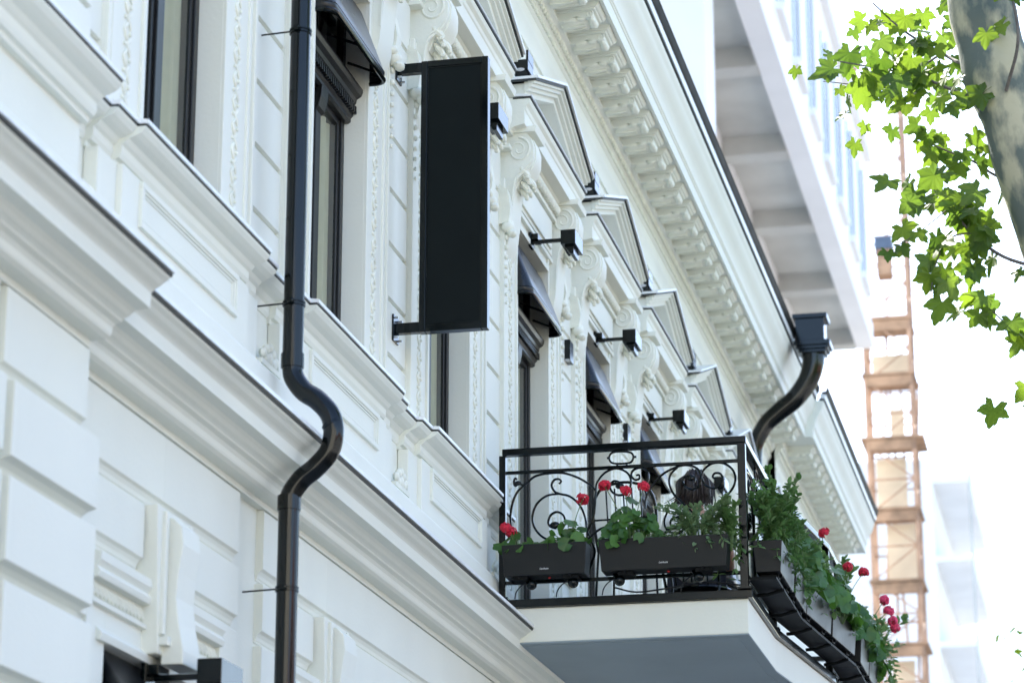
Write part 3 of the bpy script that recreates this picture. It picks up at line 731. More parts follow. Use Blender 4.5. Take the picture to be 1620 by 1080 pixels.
SCR = [
 [(172,372),(150,388),(143,365),(150,345),(160,352)],
 [(172,378),(205,380),(260,335),(330,318),(420,315),(510,345),(580,390),(605,420)],
 [(205,380),(165,420),(138,480),(125,560),(130,620)],
 [(398,378),(410,362),(395,350),(370,355),(356,385),(372,420),(400,434),(460,450),(515,500),(545,570),(555,640),(575,690)],
 [(400,434),(330,445),(275,490),(250,555),(258,620),(300,675),(360,700),(430,690)],
 [(436,612),(425,560),(390,538),(355,553),(338,595),(352,622),(385,632)],
 [(605,420),(612,370),(655,315),(720,290),(780,315),(802,365),(785,420),(740,443),(700,428),(684,392),(705,362),(740,372),(755,398),(745,412)],
 [(605,420),(600,500),(590,570),(560,640),(555,690)],
 [(890,455),(880,400),(898,350),(890,308),(855,286),(815,300),(803,330),(822,355),(848,348),(846,328),(830,330)],
 [(880,520),(885,460),(910,405),(970,330),(1050,285),(1110,273),(1165,290),(1190,335),(1180,385),(1145,410),(1108,400),(1090,372),(1100,342),(1132,332),(1155,350),(1152,370)],
 [(1060,285),(1022,325),(1015,380),(1040,440),(1090,490),(1150,550)],
 [(1192,345),(1205,300),(1250,265),(1310,262),(1360,295),(1378,345),(1365,400),(1320,455),(1260,505),(1210,550)],
 [(1192,345),(1210,385),(1255,405),(1295,390),(1310,352),(1295,322),(1265,320),(1254,340),(1268,352)],
 [(1000,540),(985,590),(1000,640),(1050,660),(1090,635),(1092,590),(1060,568),(1025,580),(1020,610),(1045,612)],
 [(560,690),(620,640),(680,615)], [(575,690),(600,760),(580,830),(560,900)], [(1150,550),(1160,640),(1130,720),(1100,800)], [(1210,550),(1190,650),(1230,740),(1280,800)],
 [(130,620),(160,700),(130,800),(150,880)],
]
LEAFS = [(738,390,.030), (375,612,.034), (1135,345,.030), (165,372,.024)]
def scroll_panel(p, q, segs=None, flip=False):
    p, q = Vector(p), Vector(q)
    def W(X, Y):
        t, z = cmap(X, Y); t = 1 - t if flip else t; a = p + (q - p) * t; return Vector((a.x, a.y, z))
    for i, c in enumerate(SCR):
        pts = crv([W(*k) for k in c], 5); n = len(pts)
        m = MB().tube(pts, [.0085 * (.8 + .2 * math.sin(math.pi * j / (n - 1))) for j in range(n)], 6); rb(m, 'scroll', smooth=True)
    for X, Y, r in LEAFS:
        c = W(X, Y); m = MB().ell(c, (r, r, r * .7), 8, 5); t = (q - p).normalized()
        k = Matrix(((t.x, -t.y, 0), (t.y, t.x, 0), (0, 0, 1))); m = MB().ell(c, (r, .010, r * .7), 8, 5, k); rb(m, 'leaf_finial', smooth=True)
    ring = [W(X, Y) for X, Y in ((695,200),(745,193),(800,200),(815,225),(800,255),(745,263),(695,258),(680,230))]
    rb(MB().tube(crv(ring, 4, True), .0075, 6, closed=True), 'oval_link', smooth=True)
    for a, b in (((725,186),(725,198)), ((778,186),(778,198)), ((725,260),(725,275)), ((778,260),(778,275)), ((668,230),(680,230)), ((815,225),(832,224))): rb(MB().tube([W(*a), W(*b)], .008, 6), 'rivet')
for i in range(1, 6):
    p, q = Vector(RP[i]), Vector(RP[i + 1]); t = (q - p).normalized(); n_ = Vector((t.y, -t.x))
    a, b, c_, d_ = p + n_ * .03, q + n_ * .03, q + n_ * .205, p + n_ * .205
    rb(MB().pz([tuple(a), tuple(b), tuple(c_), tuple(d_)], ZP_ - .052, ZP_ - .034), 'planter_shelf', MATTE)
    k_ = max(2, int((q - p).length / .62))
    for u in range(k_):
        m0 = p + (q - p) * ((u + .5) / k_); rb(MB().tube([(*(m0 + n_ * .025), ZPL + .03), (*(m0 + n_ * .10), ZPL + .032), (*(m0 + n_ * .21), ZP_ - .052)], .013, 6), 'shelf_bracket', MATTE)
for i in range(len(RP) - 1):
    if i == 6: continue
    scroll_panel(RP[i], RP[i + 1], flip=(i % 2 == 1 and i > 1))

# ------------------------------------------------------------------ planters on the railing
def font_mark(txt, size):
    c = bpy.data.curves.new('lettering', 'FONT'); c.body = txt; c.size = size; c.align_x = 'CENTER'; c.shear = .3
    o = bpy.data.objects.new('tmp', c); col.objects.link(o); dg = bpy.context.evaluated_depsgraph_get()
    me = bpy.data.meshes.new_from_object(o.evaluated_get(dg)); bpy.data.objects.remove(o); me.materials.clear(); me.materials.append(WHITEINK); return me
MARK = font_mark('Lechuza', .018)
def planter(L, loc, rz, mark=True):
    e = empty('planter', loc, (0, 0, rz)); W, Hh = .19, .205; t = .012
    m = MB()                                          # tapered trough, open at the top
    def ring(k, z): return [(-L/2 + k, -W/2 + k, z), (L/2 - k, -W/2 + k, z), (L/2 - k, W/2 - k, z), (-L/2 + k, W/2 - k, z)]
    vs = ring(.016, 0) + ring(0, Hh) + ring(t, Hh) + ring(.028, .03)
    fs = [(3, 2, 1, 0)] + [(i, (i + 1) % 4, 4 + (i + 1) % 4, 4 + i) for i in range(4)] + [(4 + i, 4 + (i + 1) % 4, 8 + (i + 1) % 4, 8 + i) for i in range(4)] + [(8 + i, 8 + (i + 1) % 4, 12 + (i + 1) % 4, 12 + i) for i in range(4)] + [(12, 13, 14, 15)]
    m.add(vs, fs).build('box', BOXM, e, bevel=.004)
    MB().box(-L/2 + .03, L/2 - .03, -W/2 + .03, W/2 - .03, .10, Hh - .025).build('soil', SOIL, e)
    for x in (-L * .3, L * .3):
        MB().tube([(x, -W/2 + .02, -.006), (x, W/2 + .01, -.006), (x, W/2 + .012, Hh + .01), (x, W/2 + .04, Hh + .012)], .009, 6).build('bracket', MATTE, e)
        MB().box(x - .05, x + .05, -W/2 + .04, W/2 - .03, -.022, -.001).build('foot', MATTE, e)
    MB().ell((.02, 0, -.004), (.010, .010, .006), 8, 5).build('drain_plug', BULBR, e)
    if mark:
        o = link('lettering', MARK, e, (.0, -W/2 + .0085, .035), (R(90 - 4), 0, 0))
    return e
ZP = 5.285
PL = []
def P_(L, loc, rz, label, mark=True): p = planter(L, loc, rz, mark); tag(p, label, 'planter', 'anthracite planters hung on the balcony railing'); PL.append(p); return p
P_(.56, (.455, 16.945, ZP), 0, 'short anthracite planter hanging by the wall end of the railing')
P_(.84, (1.235, 16.945, ZP + .005), 0, 'long anthracite planter with geranium and silvery trailing plant')
def on_rail(i, t, off):
    p, q = Vector(RP[i]), Vector(RP[i + 1]); e = (q - p).normalized(); a = p + (q - p) * t; n = Vector((e.y, -e.x)); return (a.x + n.x * off, a.y + n.y * off), math.atan2(e.y, e.x)
spots = [(1, .26, .72, 'anthracite planter at the outer corner of the balcony'), (1, .80, .66, 'anthracite planter second from the outer balcony corner'),
         (2, .24, .84, 'anthracite planter at the bend of the long railing side'), (2, .70, .84, 'anthracite planter on the angled railing stretch past the bend'), (3, .28, .66, 'anthracite planter on the middle stretch of the long railing'), (3, .76, .66, 'anthracite planter on the far half of the middle railing stretch'), (4, .28, .84, 'anthracite planter on the far angled stretch of railing')]
LONG = []
for i, t, L, lab in spots:
    (x, y), a = on_rail(i, t, .15); LONG.append(P_(L, (x, y, ZP), a, lab, False))

# ------------------------------------------------------------------ plants
def leaf_round(n=16, seed=0):
    rr = random.Random(seed); m = MB(); vs = [(0, .0, 0)]; 
    for i in range(n + 1):
        a = R(-150) + R(300) * i / n; r = 1 * (1 + .07 * math.cos(a * 7)) * (.93 + .12 * rr.random())
        vs.append((r * math.sin(a), r * math.cos(a) + .35, .18 * r * (math.cos(a * 3.5) * .5) + .12))
    return m.add(vs, [(0, i, i + 1) for i in range(1, n + 1)])
def leaf_lance():
    return MB().add([(0, 0, 0), (.27, .45, .08), (.22, .75, .06), (0, 1.0, -.04), (-.22, .75, .06), (-.27, .45, .08), (0, .5, -.02)], [(0, 1, 6), (1, 2, 6), (2, 3, 6), (3, 4, 6), (4, 5, 6), (5, 0, 6)])
GL = [leaf_round(16, s).mesh('leaf', GERL, True, recalc=False) for s in range(4)]
LAN = leaf_lance()
def flower_mesh(seed, mt):
    rr = random.Random(seed); m = MB()
    for i in range(34):
        a, b = rr.random() * 6.28, math.acos(rr.uniform(-.6, 1)); d = Vector((math.sin(b) * math.cos(a), math.sin(b) * math.sin(a), math.cos(b) * .85)); c = d * rr.uniform(.018, .036)
        q = d.to_track_quat('Z', 'Y').to_matrix()
        for k in range(4):
            t = k * 1.57 + rr.random(); p = q @ Vector((math.cos(t) * .0085, math.sin(t) * .0085, .002))
            m.ell(c + p, (.0085, .0085, .004), 5, 3, q)
    return m.mesh('flower_head', mt, False, recalc=False)
FLR = [flower_mesh(i, RED) for i in range(2)]; FLP = flower_mesh(5, PINK)
def geranium(loc, label, n=38, spread=(.17, .10), h=.18, flowers=(), seed=0, size=.032, fl=None, droop=.04, face=(0, -1)):
    rr = random.Random(seed); e = empty('geranium', loc); st = MB(); base = Vector((0, 0, -.06))
    for i in range(n):
        a = rr.random() * 6.28; r = math.sqrt(rr.random()); x = math.cos(a) * r * spread[0]; y = math.sin(a) * r * spread[1]
        z = h * (1 - .75 * r * r) * rr.uniform(.35, 1.05) - droop * r
        tip = Vector((x, y, z)); up = Vector((x * 2.5 + face[0] * .45 + rr.gauss(0, .25), y * 2.5 + face[1] * .45 + rr.gauss(0, .25), .25 + z * .8 + rr.gauss(0, .2))).normalized()
        q = up.to_track_quat('Z', 'Y').to_euler(); q.rotate_axis('Z', rr.random() * 6.28)
        o = link('leaf', GL[i % 4], e, tip, q); s = 1.2 * size * rr.uniform(.7, 1.25); o.scale = (s, s, s)
        if i % 2 == 0: st.tube(crv([base + Vector((x * .2, y * .2, 0)), Vector((x * .6, y * .6, z * .6)), tip], 3), .0028, 4)
    for i, (x, y, z) in enumerate(flowers):
        tip = Vector((x, y, z)); st.tube(crv([base, Vector((x * .5, y * .5, z * .55)), tip], 4), .003, 5)
        o = link('flower_head', (fl or FLR[i % 2]), e, tip, (rr.random() - .5, rr.random() - .5, rr.random() * 6)); o.scale = (1.1, 1.1, 1.1)
    st.build('stems', STEM, e); tag(e, label, 'geranium'); return e
def trailing(loc, label, n=20, spread=(.2, .1), h=.2, seed=0, leaf=.038, fall=.12, cat='plant', mt=None):
    leaf *= 1.55; n = int(n * 1.25)
    rr = random.Random(seed); e = empty('trailing_plant', loc); st = MB(); lf = MB()
    for i in range(n):
        a = rr.random() * 6.28; ex, ey = math.cos(a) * spread[0] * rr.uniform(.4, 1.1), math.sin(a) * spread[1] * rr.uniform(.4, 1.15)
        top = h * rr.uniform(.35, 1); dn = rr.random() < .42
        pts = [Vector((ex * .1, ey * .1, -.06)), Vector((ex * .45, ey * .45, top * .75)), Vector((ex * .85, ey * .85, top * (.6 if dn else 1.05))), Vector((ex * 1.25, ey * 1.35, (-fall * rr.random() if dn else top * 1.25)))]
        c = crv(pts, 5); st.tube(c, .0022, 4)
        for j in range(3, len(c)):
            for q in range(2 if j < len(c) - 2 else 3):
                t = (c[j] - c[j - 1]).normalized(); sd = Vector((rr.uniform(-1, 1), rr.uniform(-1, 1), rr.uniform(-.3, .8))); dr = (t * .7 + sd).normalized()
                up = Vector((rr.uniform(-.5, .5), rr.uniform(-.5, .5), 1)).normalized(); xx = dr.cross(up).normalized(); zz = xx.cross(dr)
                s = leaf * rr.uniform(.6, 1.25); M = Matrix((xx, dr, zz)).transposed().to_4x4() * s; M[3][3] = 1; M.translation = c[j]
                l = MB().add(LAN.v, LAN.f).xf(M); lf.add(l.v, l.f)
    st.build('stems', STEM, e); tag(lf.build('foliage', mt or HERB, e, True, recalc=False), kind='stuff'); tag(e, label, cat); return e
def gr(o, g): o['group'] = g; return o
ZF = ZP + .205
geranium((.27, 16.93, ZF), 'small geranium with a faded red bloom beside the wall end of the railing', 20, (.13, .08), .10, [(-.08, -.03, .125), (-.05, 0, .10)], 3, .030)
geranium((.60, 16.93, ZF), 'leafy green geranium overhanging the end of the short planter', 34, (.15, .09), .14, [(.105, -.02, .295)], 4, .034)
geranium((1.02, 16.93, ZF), 'bushy geranium with crimson blooms in the long planter', 74, (.215, .11), .27, [(-.17, -.02, .375), (-.035, -.03, .33), (.085, -.02, .355)], 5, .036, droop=.05)
trailing((1.46, 16.93, ZF), 'silvery green trailing plant next to the bushy crimson geranium', 28, (.24, .09), .20, 6, .028, .08, mt=SILV)
trailing((1.66, 16.98, ZF - .02), 'thin sprigs spilling down the corner post of the railing', 12, (.08, .08), .22, 7, .034, .24)
trailing((LONG[0].location.x, LONG[0].location.y - .05, ZF), 'leafy trailing plant in the planter at the outer balcony corner', 34, (.13, .36), .30, 8, .038, .12)
trailing((LONG[0].location.x + .03, LONG[0].location.y + .25, ZF), 'tall leafy trailing plant rising above the handrail near the corner', 30, (.12, .28), .42, 18, .040, .15)
trailing((LONG[1].location.x + .02, LONG[1].location.y, ZF), 'dense trailing plant spilling over the second planter from the corner', 40, (.15, .36), .34, 9, .040, .20)
geranium((LONG[2].location.x + .04, LONG[2].location.y - .1, ZF), 'round leaved geranium with one crimson bloom at the railing bend', 120, (.13, .44), .40, [(.10, .05, .44)], 10, .042, droop=.08, face=(1, -.4))
geranium((LONG[3].location.x + .06, LONG[3].location.y - .1, ZF), 'hanging geranium with a crimson bloom past the railing bend', 120, (.13, .46), .34, [(.18, .10, .34), (.10, -.3, .30)], 11, .042, droop=.06, face=(1, -.4))
geranium((LONG[4].location.x + .06, LONG[4].location.y, ZF), 'hanging geranium with pink blooms over the middle planters', 120, (.14, .46), .32, [(.22, .0, .24), (.24, .1, .18), (.20, -.12, .30), (.25, .18, .14)], 12, .044, FLP, droop=.06, face=(1, -.4))
trailing((LONG[2].location.x, LONG[2].location.y + .35, ZF), 'tall leafy sprigs between the geraniums at the railing bend', 26, (.13, .30), .44, 31, .038, .10)
trailing((LONG[3].location.x, LONG[3].location.y + .30, ZF), 'leafy sprigs between the crimson and pink hanging geraniums', 24, (.14, .32), .38, 32, .038, .10)
geranium((LONG[5].location.x + .06, LONG[5].location.y, ZF), 'hanging geranium at the far half of the middle railing', 90, (.14, .46), .28, [], 13, .044, droop=.1, face=(1, -.4))
trailing((LONG[6].location.x + .06, LONG[6].location.y - .2, ZF), 'leafy sprigs at the far angled stretch of the railing', 30, (.22, .40), .36, 14, .046, .4)

# ------------------------------------------------------------------ small spotlights with cables under the planters
def mini():
    e = empty('small_spotlight')
    MB().tube([(0, 0, .055), (0, -.012, .01), (.014, -.03, -.018)], [.018, .018, .02], 10).build('neck', BLACK, e, smooth=True)
    MB().ell((.03, -.035, -.035), (.036, .04, .034), 12, 8).build('lamp_head', BLACK, e, smooth=True)
    MB().tube(crv([(.0, -.01, -.01), (-.05, .0, -.035), (-.085, .02, -.07), (-.10, .05, -.105)], 6), .004, 6).build('cable', CABLE, e)
    return e
mn = mini(); first = True
for x, lab in ((.325, 'small black spotlight under the short planter by the wall'), (.60, 'small black spotlight under the free end of the short planter'), (.905, 'small black spotlight under the long planter'), (1.42, 'small black spotlight under the corner end of the long planter')):
    a = mn if first else dup(mn); first = False; a.location = (x, 16.98, 5.275); tag(a, lab, 'lamp', 'small spotlights under the planters')
tag(MB().tube(crv([(.86, 17.2, 5.25), (1.0, 17.2, 5.215), (1.2, 17.2, 5.23), (1.45, 17.2, 5.26), (1.68, 17.25, 5.24)], 6), .006, 6).build('power_cable', CABLE), 'thin black cable drooping along the foot of the railing', 'cable')

# ------------------------------------------------------------------ chairs and a person on the balcony
def wire_chair(loc, rz, label):
    e = empty('wire_chair', loc, (0, 0, rz)); r = .008
    for x in (-.2, .2):
        for y in (-.2, .2): MB().tube([(x, y, .45), (x * 1.1, y * 1.15, 0)], r, 6).build('leg', BLACK, e)
    MB().tube(crv([(.22 * math.cos(t), .22 * math.sin(t), .45) for t in [i * .785 for i in range(8)]], 3, True), .011, 6, closed=True).build('seat_rim', BLACK, e)
    MB().tube([(0, 0, .44), (0, 0, .455)], .215, 20).build('seat', BLACK, e)
    bk = MB().tube(crv([(-.2, .2, .45), (-.22, .25, .7), (-.17, .28, .85), (0, .29, .9), (.17, .28, .85), (.22, .25, .7), (.2, .2, .45)], 5), .011, 6); bk.build('back_frame', BLACK, e)
    for x in (-.12, -.06, 0, .06, .12): MB().tube([(x, .205, .45), (x, .283, .875 - abs(x) * .2)], .006, 6).build('back_rod', BLACK, e)
    MB().tube([(-.215, .24, .66), (.215, .24, .66)], .007, 6).build('back_rail', BLACK, e)
    tag(e, label, 'chair', 'wire chairs on the balcony'); return e
wire_chair((.86, 17.95, 5.172), R(175), 'black wire chair with rod back behind the crimson geranium')
wire_chair((1.12, 19.25, 5.172), R(170), 'black wire chair that the seated person is using')
PE = empty('person', (1.10, 19.2, 5.172)); tag(PE, 'person with dark hair in a white top sitting on the balcony facing away', 'person')
def skinned(name, J, E, mt, parent):
    me = bpy.data.meshes.new(name); me.from_pydata([j[:3] for j in J], E, []); o = link(name, me, parent)
    md = o.modifiers.new('skin', 'SKIN'); md.use_smooth_shade = True
    for i, v in enumerate(me.skin_vertices[0].data): v.radius = (J[i][3], J[i][4] if len(J[i]) > 4 else J[i][3]); v.use_root = (i == 0)
    o.modifiers.new('sub', 'SUBSURF').levels = 2; o.modifiers['sub'].render_levels = 2
    me.materials.append(mt); return o
# local: +y is away from the camera (the way the person faces)
J = [(0, 0, .52, .13, .10), (0, -.01, .70, .12, .09), (0, -.01, .88, .13, .09), (0, 0, .98, .09, .075), (0, .01, 1.04, .055), (0, .015, 1.10, .052), (0, .03, 1.17, .078), (0, .035, 1.25, .082), (0, .03, 1.30, .05),
     (.17, 0, .95, .065), (.22, .06, .74, .05), (.20, .25, .66, .042), (.17, .36, .67, .035), (-.17, 0, .95, .065), (-.22, .06, .74, .05), (-.20, .25, .66, .042), (-.17, .36, .67, .035),
     (.10, .06, .50, .09), (.11, .42, .50, .07), (.11, .44, .10, .045), (.11, .50, .04, .04), (.11, .62, .03, .035), (-.10, .06, .50, .09), (-.11, .42, .50, .07), (-.11, .44, .10, .045), (-.11, .50, .04, .04), (-.11, .62, .03, .035)]
E_ = [(0, 1), (1, 2), (2, 3), (3, 4), (4, 5), (5, 6), (6, 7), (7, 8), (3, 9), (9, 10), (10, 11), (11, 12), (3, 13), (13, 14), (14, 15), (15, 16), (0, 17), (17, 18), (18, 19), (19, 20), (20, 21), (0, 22), (22, 23), (23, 24), (24, 25), (25, 26)]
bd = skinned('body', J, E_, SKIN, PE)
for sgn in (1, -1):
    for f in range(4):
        x = sgn * (.17 + .018 * (f - 1.5)); MB().tube(crv([(x, .37, .68), (x, .41, .685), (x, .445 + .008 * (f in (1, 2)), .672), (x, .455, .655)], 3), [.010] * 10, 7).build('finger', SKIN, bd, smooth=True)
    MB().tube(crv([(sgn * .145, .35, .675), (sgn * .125, .38, .68), (sgn * .12, .41, .672)], 3), .010, 7).build('thumb', SKIN, bd, smooth=True)
sh = skinned('shirt', [(0, 0, .48, .19, .16), (0, -.01, .70, .18, .15), (0, -.01, .88, .20, .15), (0, 0, .985, .15, .125), (.17, 0, .955, .10), (.22, .06, .78, .085), (-.17, 0, .955, .10), (-.22, .06, .78, .085)], [(0, 1), (1, 2), (2, 3), (3, 4), (4, 5), (3, 6), (6, 7)], SHIRT, PE)
tr = skinned('trousers', [(0, .01, .50, .165, .13), (.10, .08, .50, .105), (.11, .43, .50, .085), (.11, .445, .14, .062), (-.10, .08, .50, .105), (-.11, .43, .50, .085), (-.11, .445, .14, .062)], [(0, 1), (1, 2), (2, 3), (0, 4), (4, 5), (5, 6)], TROUS, PE)
hm = MB().ell((0, .005, 1.235), (.108, .118, .125), 14, 10); hm.ell((-.03, -.05, 1.17), (.105, .085, .115), 12, 8); hm.ell((.055, -.03, 1.19), (.07, .08, .12), 12, 8); hm.ell((-.07, -.04, 1.10), (.06, .06, .08), 10, 7)
hr = random.Random(2)
for i in range(150):
    a = hr.uniform(2.4, 7.0); k = hr.uniform(.95, 1.25); b = hr.gauss(0, .02)
    hm.tube(crv([(.06 * math.cos(a), .06 * math.sin(a), 1.34 + hr.gauss(0, .012)), (.105 * k * math.cos(a) + b, .11 * k * math.sin(a), 1.26), (.122 * k * math.cos(a) + b, .115 * k * math.sin(a), 1.15), (.125 * k * math.cos(a) - .03 + b * 2, .10 * math.sin(a) - .01, 1.04 + hr.random() * .07)], 4), [.010, .011, .012, .012, .011, .010, .009, .008, .007, .006, .004, .003, .002], 5)
hm.xf(Matrix.Translation((0, .02, 1.19)) @ Matrix.Diagonal((.84, .84, .90, 1)) @ Matrix.Translation((0, -.02, -1.19)))
hm.build('hair', HAIR, PE, smooth=True)
for sgn in (1, -1): MB().ell((sgn * .083, .035, 1.21), (.012, .022, .032), 8, 6).build('ear', SKIN, bd, smooth=True)
MB().ell((0, .125, 1.205), (.014, .022, .026), 8, 6).build('nose', SKIN, bd, smooth=True)
for sgn in (1, -1): MB().ell((sgn * .032, .112, 1.235), (.013, .008, .008), 8, 6).build('eye', WHITEINK, bd, smooth=True)
MB().ell((0, .112, 1.165), (.024, .008, .007), 8, 6).build('mouth', RED, bd, smooth=True)

# ------------------------------------------------------------------ plane tree on the kerb
TR = empty('plane_tree', (4.6, 14.2, 0)); tag(TR, 'plane tree with mottled grey green bark and sunlit lobed leaves reaching over the street', 'tree')
TO = Vector((4.6, 14.2, 0))
def tp(m): return m.xf(Matrix.Translation(-TO))
tk = crv([(4.6, 14.2, 0), (4.55, 14.2, 2), (4.35, 14.15, 4), (4.02, 14.1, 5.7), (3.80, 14.05, 6.6), (3.70, 14.0, 7.02), (3.60, 14.0, 7.32), (3.545, 14.0, 7.6), (3.50, 14.0, 7.95), (3.42, 14.0, 8.6), (3.35, 14.1, 9.6)], 5)
trad = [.24 - .085 * i / (len(tk) - 1) for i in range(len(tk))]
tr_ = random.Random(3)
trad = [r * (1 + .035 * math.sin(i * .9)) for i, r in enumerate(trad)]
tp(MB().tube(tk, trad, 20)).build('trunk', BARK, TR, smooth=True)
tp(MB().ell((3.66, 13.97, 7.12), (.19, .15, .17), 14, 10)).build('bark_burr', BARK, TR, smooth=True)
def plane_leaf(seed):
    rr = random.Random(seed); tips = [(-128, .62), (-62, .88), (0, 1.08), (62, .88), (128, .62)]; out = []
    for i, (a, r) in enumerate(tips):
        a += rr.uniform(-5, 5); r *= rr.uniform(.93, 1.07)
        for da, k in ((-24, .68), (-15, .80), (-11, .78), (-4, .95), (0, 1), (5, .94), (12, .79), (16, .80), (24, .67)): out.append((a + da, r * k))
        if i < 4: out.append(((a + tips[i + 1][0]) / 2, .54))
    vs = [(0, 0, 0)]
    cup = rr.uniform(-.25, .3)
    for a, r in out:
        t = R(a); vs.append((r * math.sin(t), r * math.cos(t), -.16 * r * r + cup * abs(math.sin(t)) * r * .6 + .03 * math.sin(a * .2)))
    n = len(out)
    m = MB().add(vs, [(0, i, i + 1) for i in range(1, n)])
    m.tube([(0, 0, 0), (0, -.25, .06), (.02, -.5, .02)], .012, 4)
    return m
PLF = [plane_leaf(i).mesh('leaf', TREEL, True, recalc=False) for i in range(5)]
lr = random.Random(12)
def branch(pts, r0, r1):
    c = crv(pts, 6); n = len(c); tp(MB().tube(c, [r0 + (r1 - r0) * i / (n - 1) for i in range(n)], 7)).build('branch', TWIG, TR, smooth=True); return c
def put_leaf(p, size, face=None):
    d = Vector((lr.uniform(-.9, .6), lr.uniform(-.5, .5), lr.uniform(-1, -.15))).normalized()          # blade droops
    nrm = face or Vector((lr.uniform(-.6, .6), -1 + lr.uniform(-.2, .7), lr.uniform(-.4, .7))).normalized()
    x = d.cross(nrm).normalized(); z = x.cross(d)
    M = Matrix((x, d, z)).transposed(); o = link('leaf', PLF[lr.randrange(5)], TR, Vector(p) - TO, M.to_euler()); s = 1.5 * size * lr.uniform(.7, 1.2); o.scale = (s, s, s)
def leaves_along(c, n, spread, size, t0=.25):
    for i in range(n):
        t = t0 + (1 - t0) * (i + lr.random()) / n; p = c[min(len(c) - 1, int(t * (len(c) - 1)))]
        put_leaf(p + Vector((lr.gauss(0, spread), lr.gauss(0, spread), lr.gauss(0, spread) - .02)), size)
A_ = branch([(3.58, 14.0, 7.16), (3.50, 13.95, 7.15), (3.33, 13.9, 7.22), (3.16, 13.9, 7.31), (2.96, 13.9, 7.37), (2.75, 13.9, 7.43)], .012, .004); leaves_along(A_, 32, .075, .074, .25)
B_ = branch([(3.52, 14.1, 7.42), (3.40, 14.4, 7.56), (3.27, 14.6, 7.72), (3.06, 14.6, 7.88), (2.89, 14.6, 8.07)], .014, .004); leaves_along(B_, 40, .13, .062, .2)
B2 = branch([(3.27, 14.6, 7.72), (3.05, 15.0, 7.78), (2.80, 15.3, 7.85), (2.5, 15.5, 7.98)], .008, .003); leaves_along(B2, 34, .11, .058, .2)
C_ = branch([(3.98, 14.1, 6.95), (3.63, 14.2, 6.79), (3.43, 14.2, 6.90), (3.26, 14.2, 6.99), (3.13, 14.2, 7.07)], .010, .003); leaves_along(C_, 20, .07, .060, .3)
D_ = branch([(4.0, 14.05, 6.15), (3.61, 14.0, 6.25), (3.42, 14.0, 6.41), (3.30, 14.0, 6.57), (3.22, 14.0, 6.68)], .012, .004); leaves_along(D_, 44, .10, .074, .30)
E2 = branch([(3.49, 14.0, 6.42), (3.30, 14.0, 6.40), (3.21, 14.0, 6.25), (3.18, 14.0, 6.10)], .006, .003); leaves_along(E2, 7, .035, .070, .4)
F_ = branch([(4.0, 14.1, 5.70), (3.78, 14.1, 5.76), (3.59, 14.1, 5.90), (3.43, 14.1, 6.07), (3.30, 14.1, 6.13)], .008, .002); leaves_along(F_, 11, .05, .072, .35)
G_ = branch([(3.95, 14.0, 5.3), (3.75, 14.0, 5.48), (3.64, 14.0, 5.56)], .006, .002); leaves_along(G_, 4, .05, .085, .5)
H_ = branch([(3.64, 13.8, 7.14), (3.72, 13.6, 7.32), (3.71, 13.6, 7.55), (3.67, 13.6, 7.75), (3.7, 13.6, 8.1)], .010, .005); leaves_along(H_, 8, .08, .066, .3)
I_ = branch([(3.30, 14.0, 6.57), (3.18, 14.0, 6.48), (3.06, 14.0, 6.40), (2.97, 14.0, 6.36)], .004, .002); leaves_along(I_, 4, .02, .052, .5)
for p in ((3.48, 14.0, 5.44), (3.27, 13.95, 6.14), (3.12, 14.0, 6.68)): put_leaf(p, .072, Vector((.1, -1, .2)).normalized())
for q in range(5): branch([(3.42, 14.0, 8.4 + .2 * q), (3.42 + .8 * math.cos(q * 1.9 + .6) + .6, 14 + 1.2 * math.sin(q * 1.9), 9.2 + .3 * q), (4.2 + 1.5 * math.cos(q * 1.9 + .6), 14 + 2.2 * math.sin(q * 1.9), 9.8 + .3 * q)], .06, .02)
def crown(center, rad, n, mt, size, seed, name='crown'):
    rr = random.Random(seed); m = MB(); c = Vector(center)
    cl = [Vector((rr.gauss(0, .45) * rad[0], rr.gauss(0, .45) * rad[1], rr.gauss(0, .45) * rad[2])) for _ in range(28)]
    base = plane_leaf(seed); 
    quad = [(0, -.2, 0), (.75, .1, .05), (.5, .45, .08), (.35, .9, 0), (0, 1.1, -.1), (-.35, .9, 0), (-.5, .45, .08), (-.75, .1, .05)]
    for i in range(n):
        k = cl[rr.randrange(28)]; p = c + k + Vector((rr.gauss(0, .18) * rad[0], rr.gauss(0, .18) * rad[1], rr.gauss(0, .18) * rad[2]))
        M = (Matrix.Translation(p) @ Euler((rr.uniform(0, 6.28), rr.uniform(-.9, .9), rr.uniform(0, 6.28))).to_matrix().to_4x4() @ Matrix.Scale(size * rr.uniform(.7, 1.3), 4))
        o = len(m.v); m.v += [tuple(M @ Vector(q)) for q in quad]; m.f.append(tuple(range(o, o + 8)))
    return m
tag(tp(crown((5.9, 14.4, 10.0), (1.5, 2.2, 1.3), 2600, TREEL, .085, 1)).build('crown', TREEL, TR, recalc=False), kind='stuff')
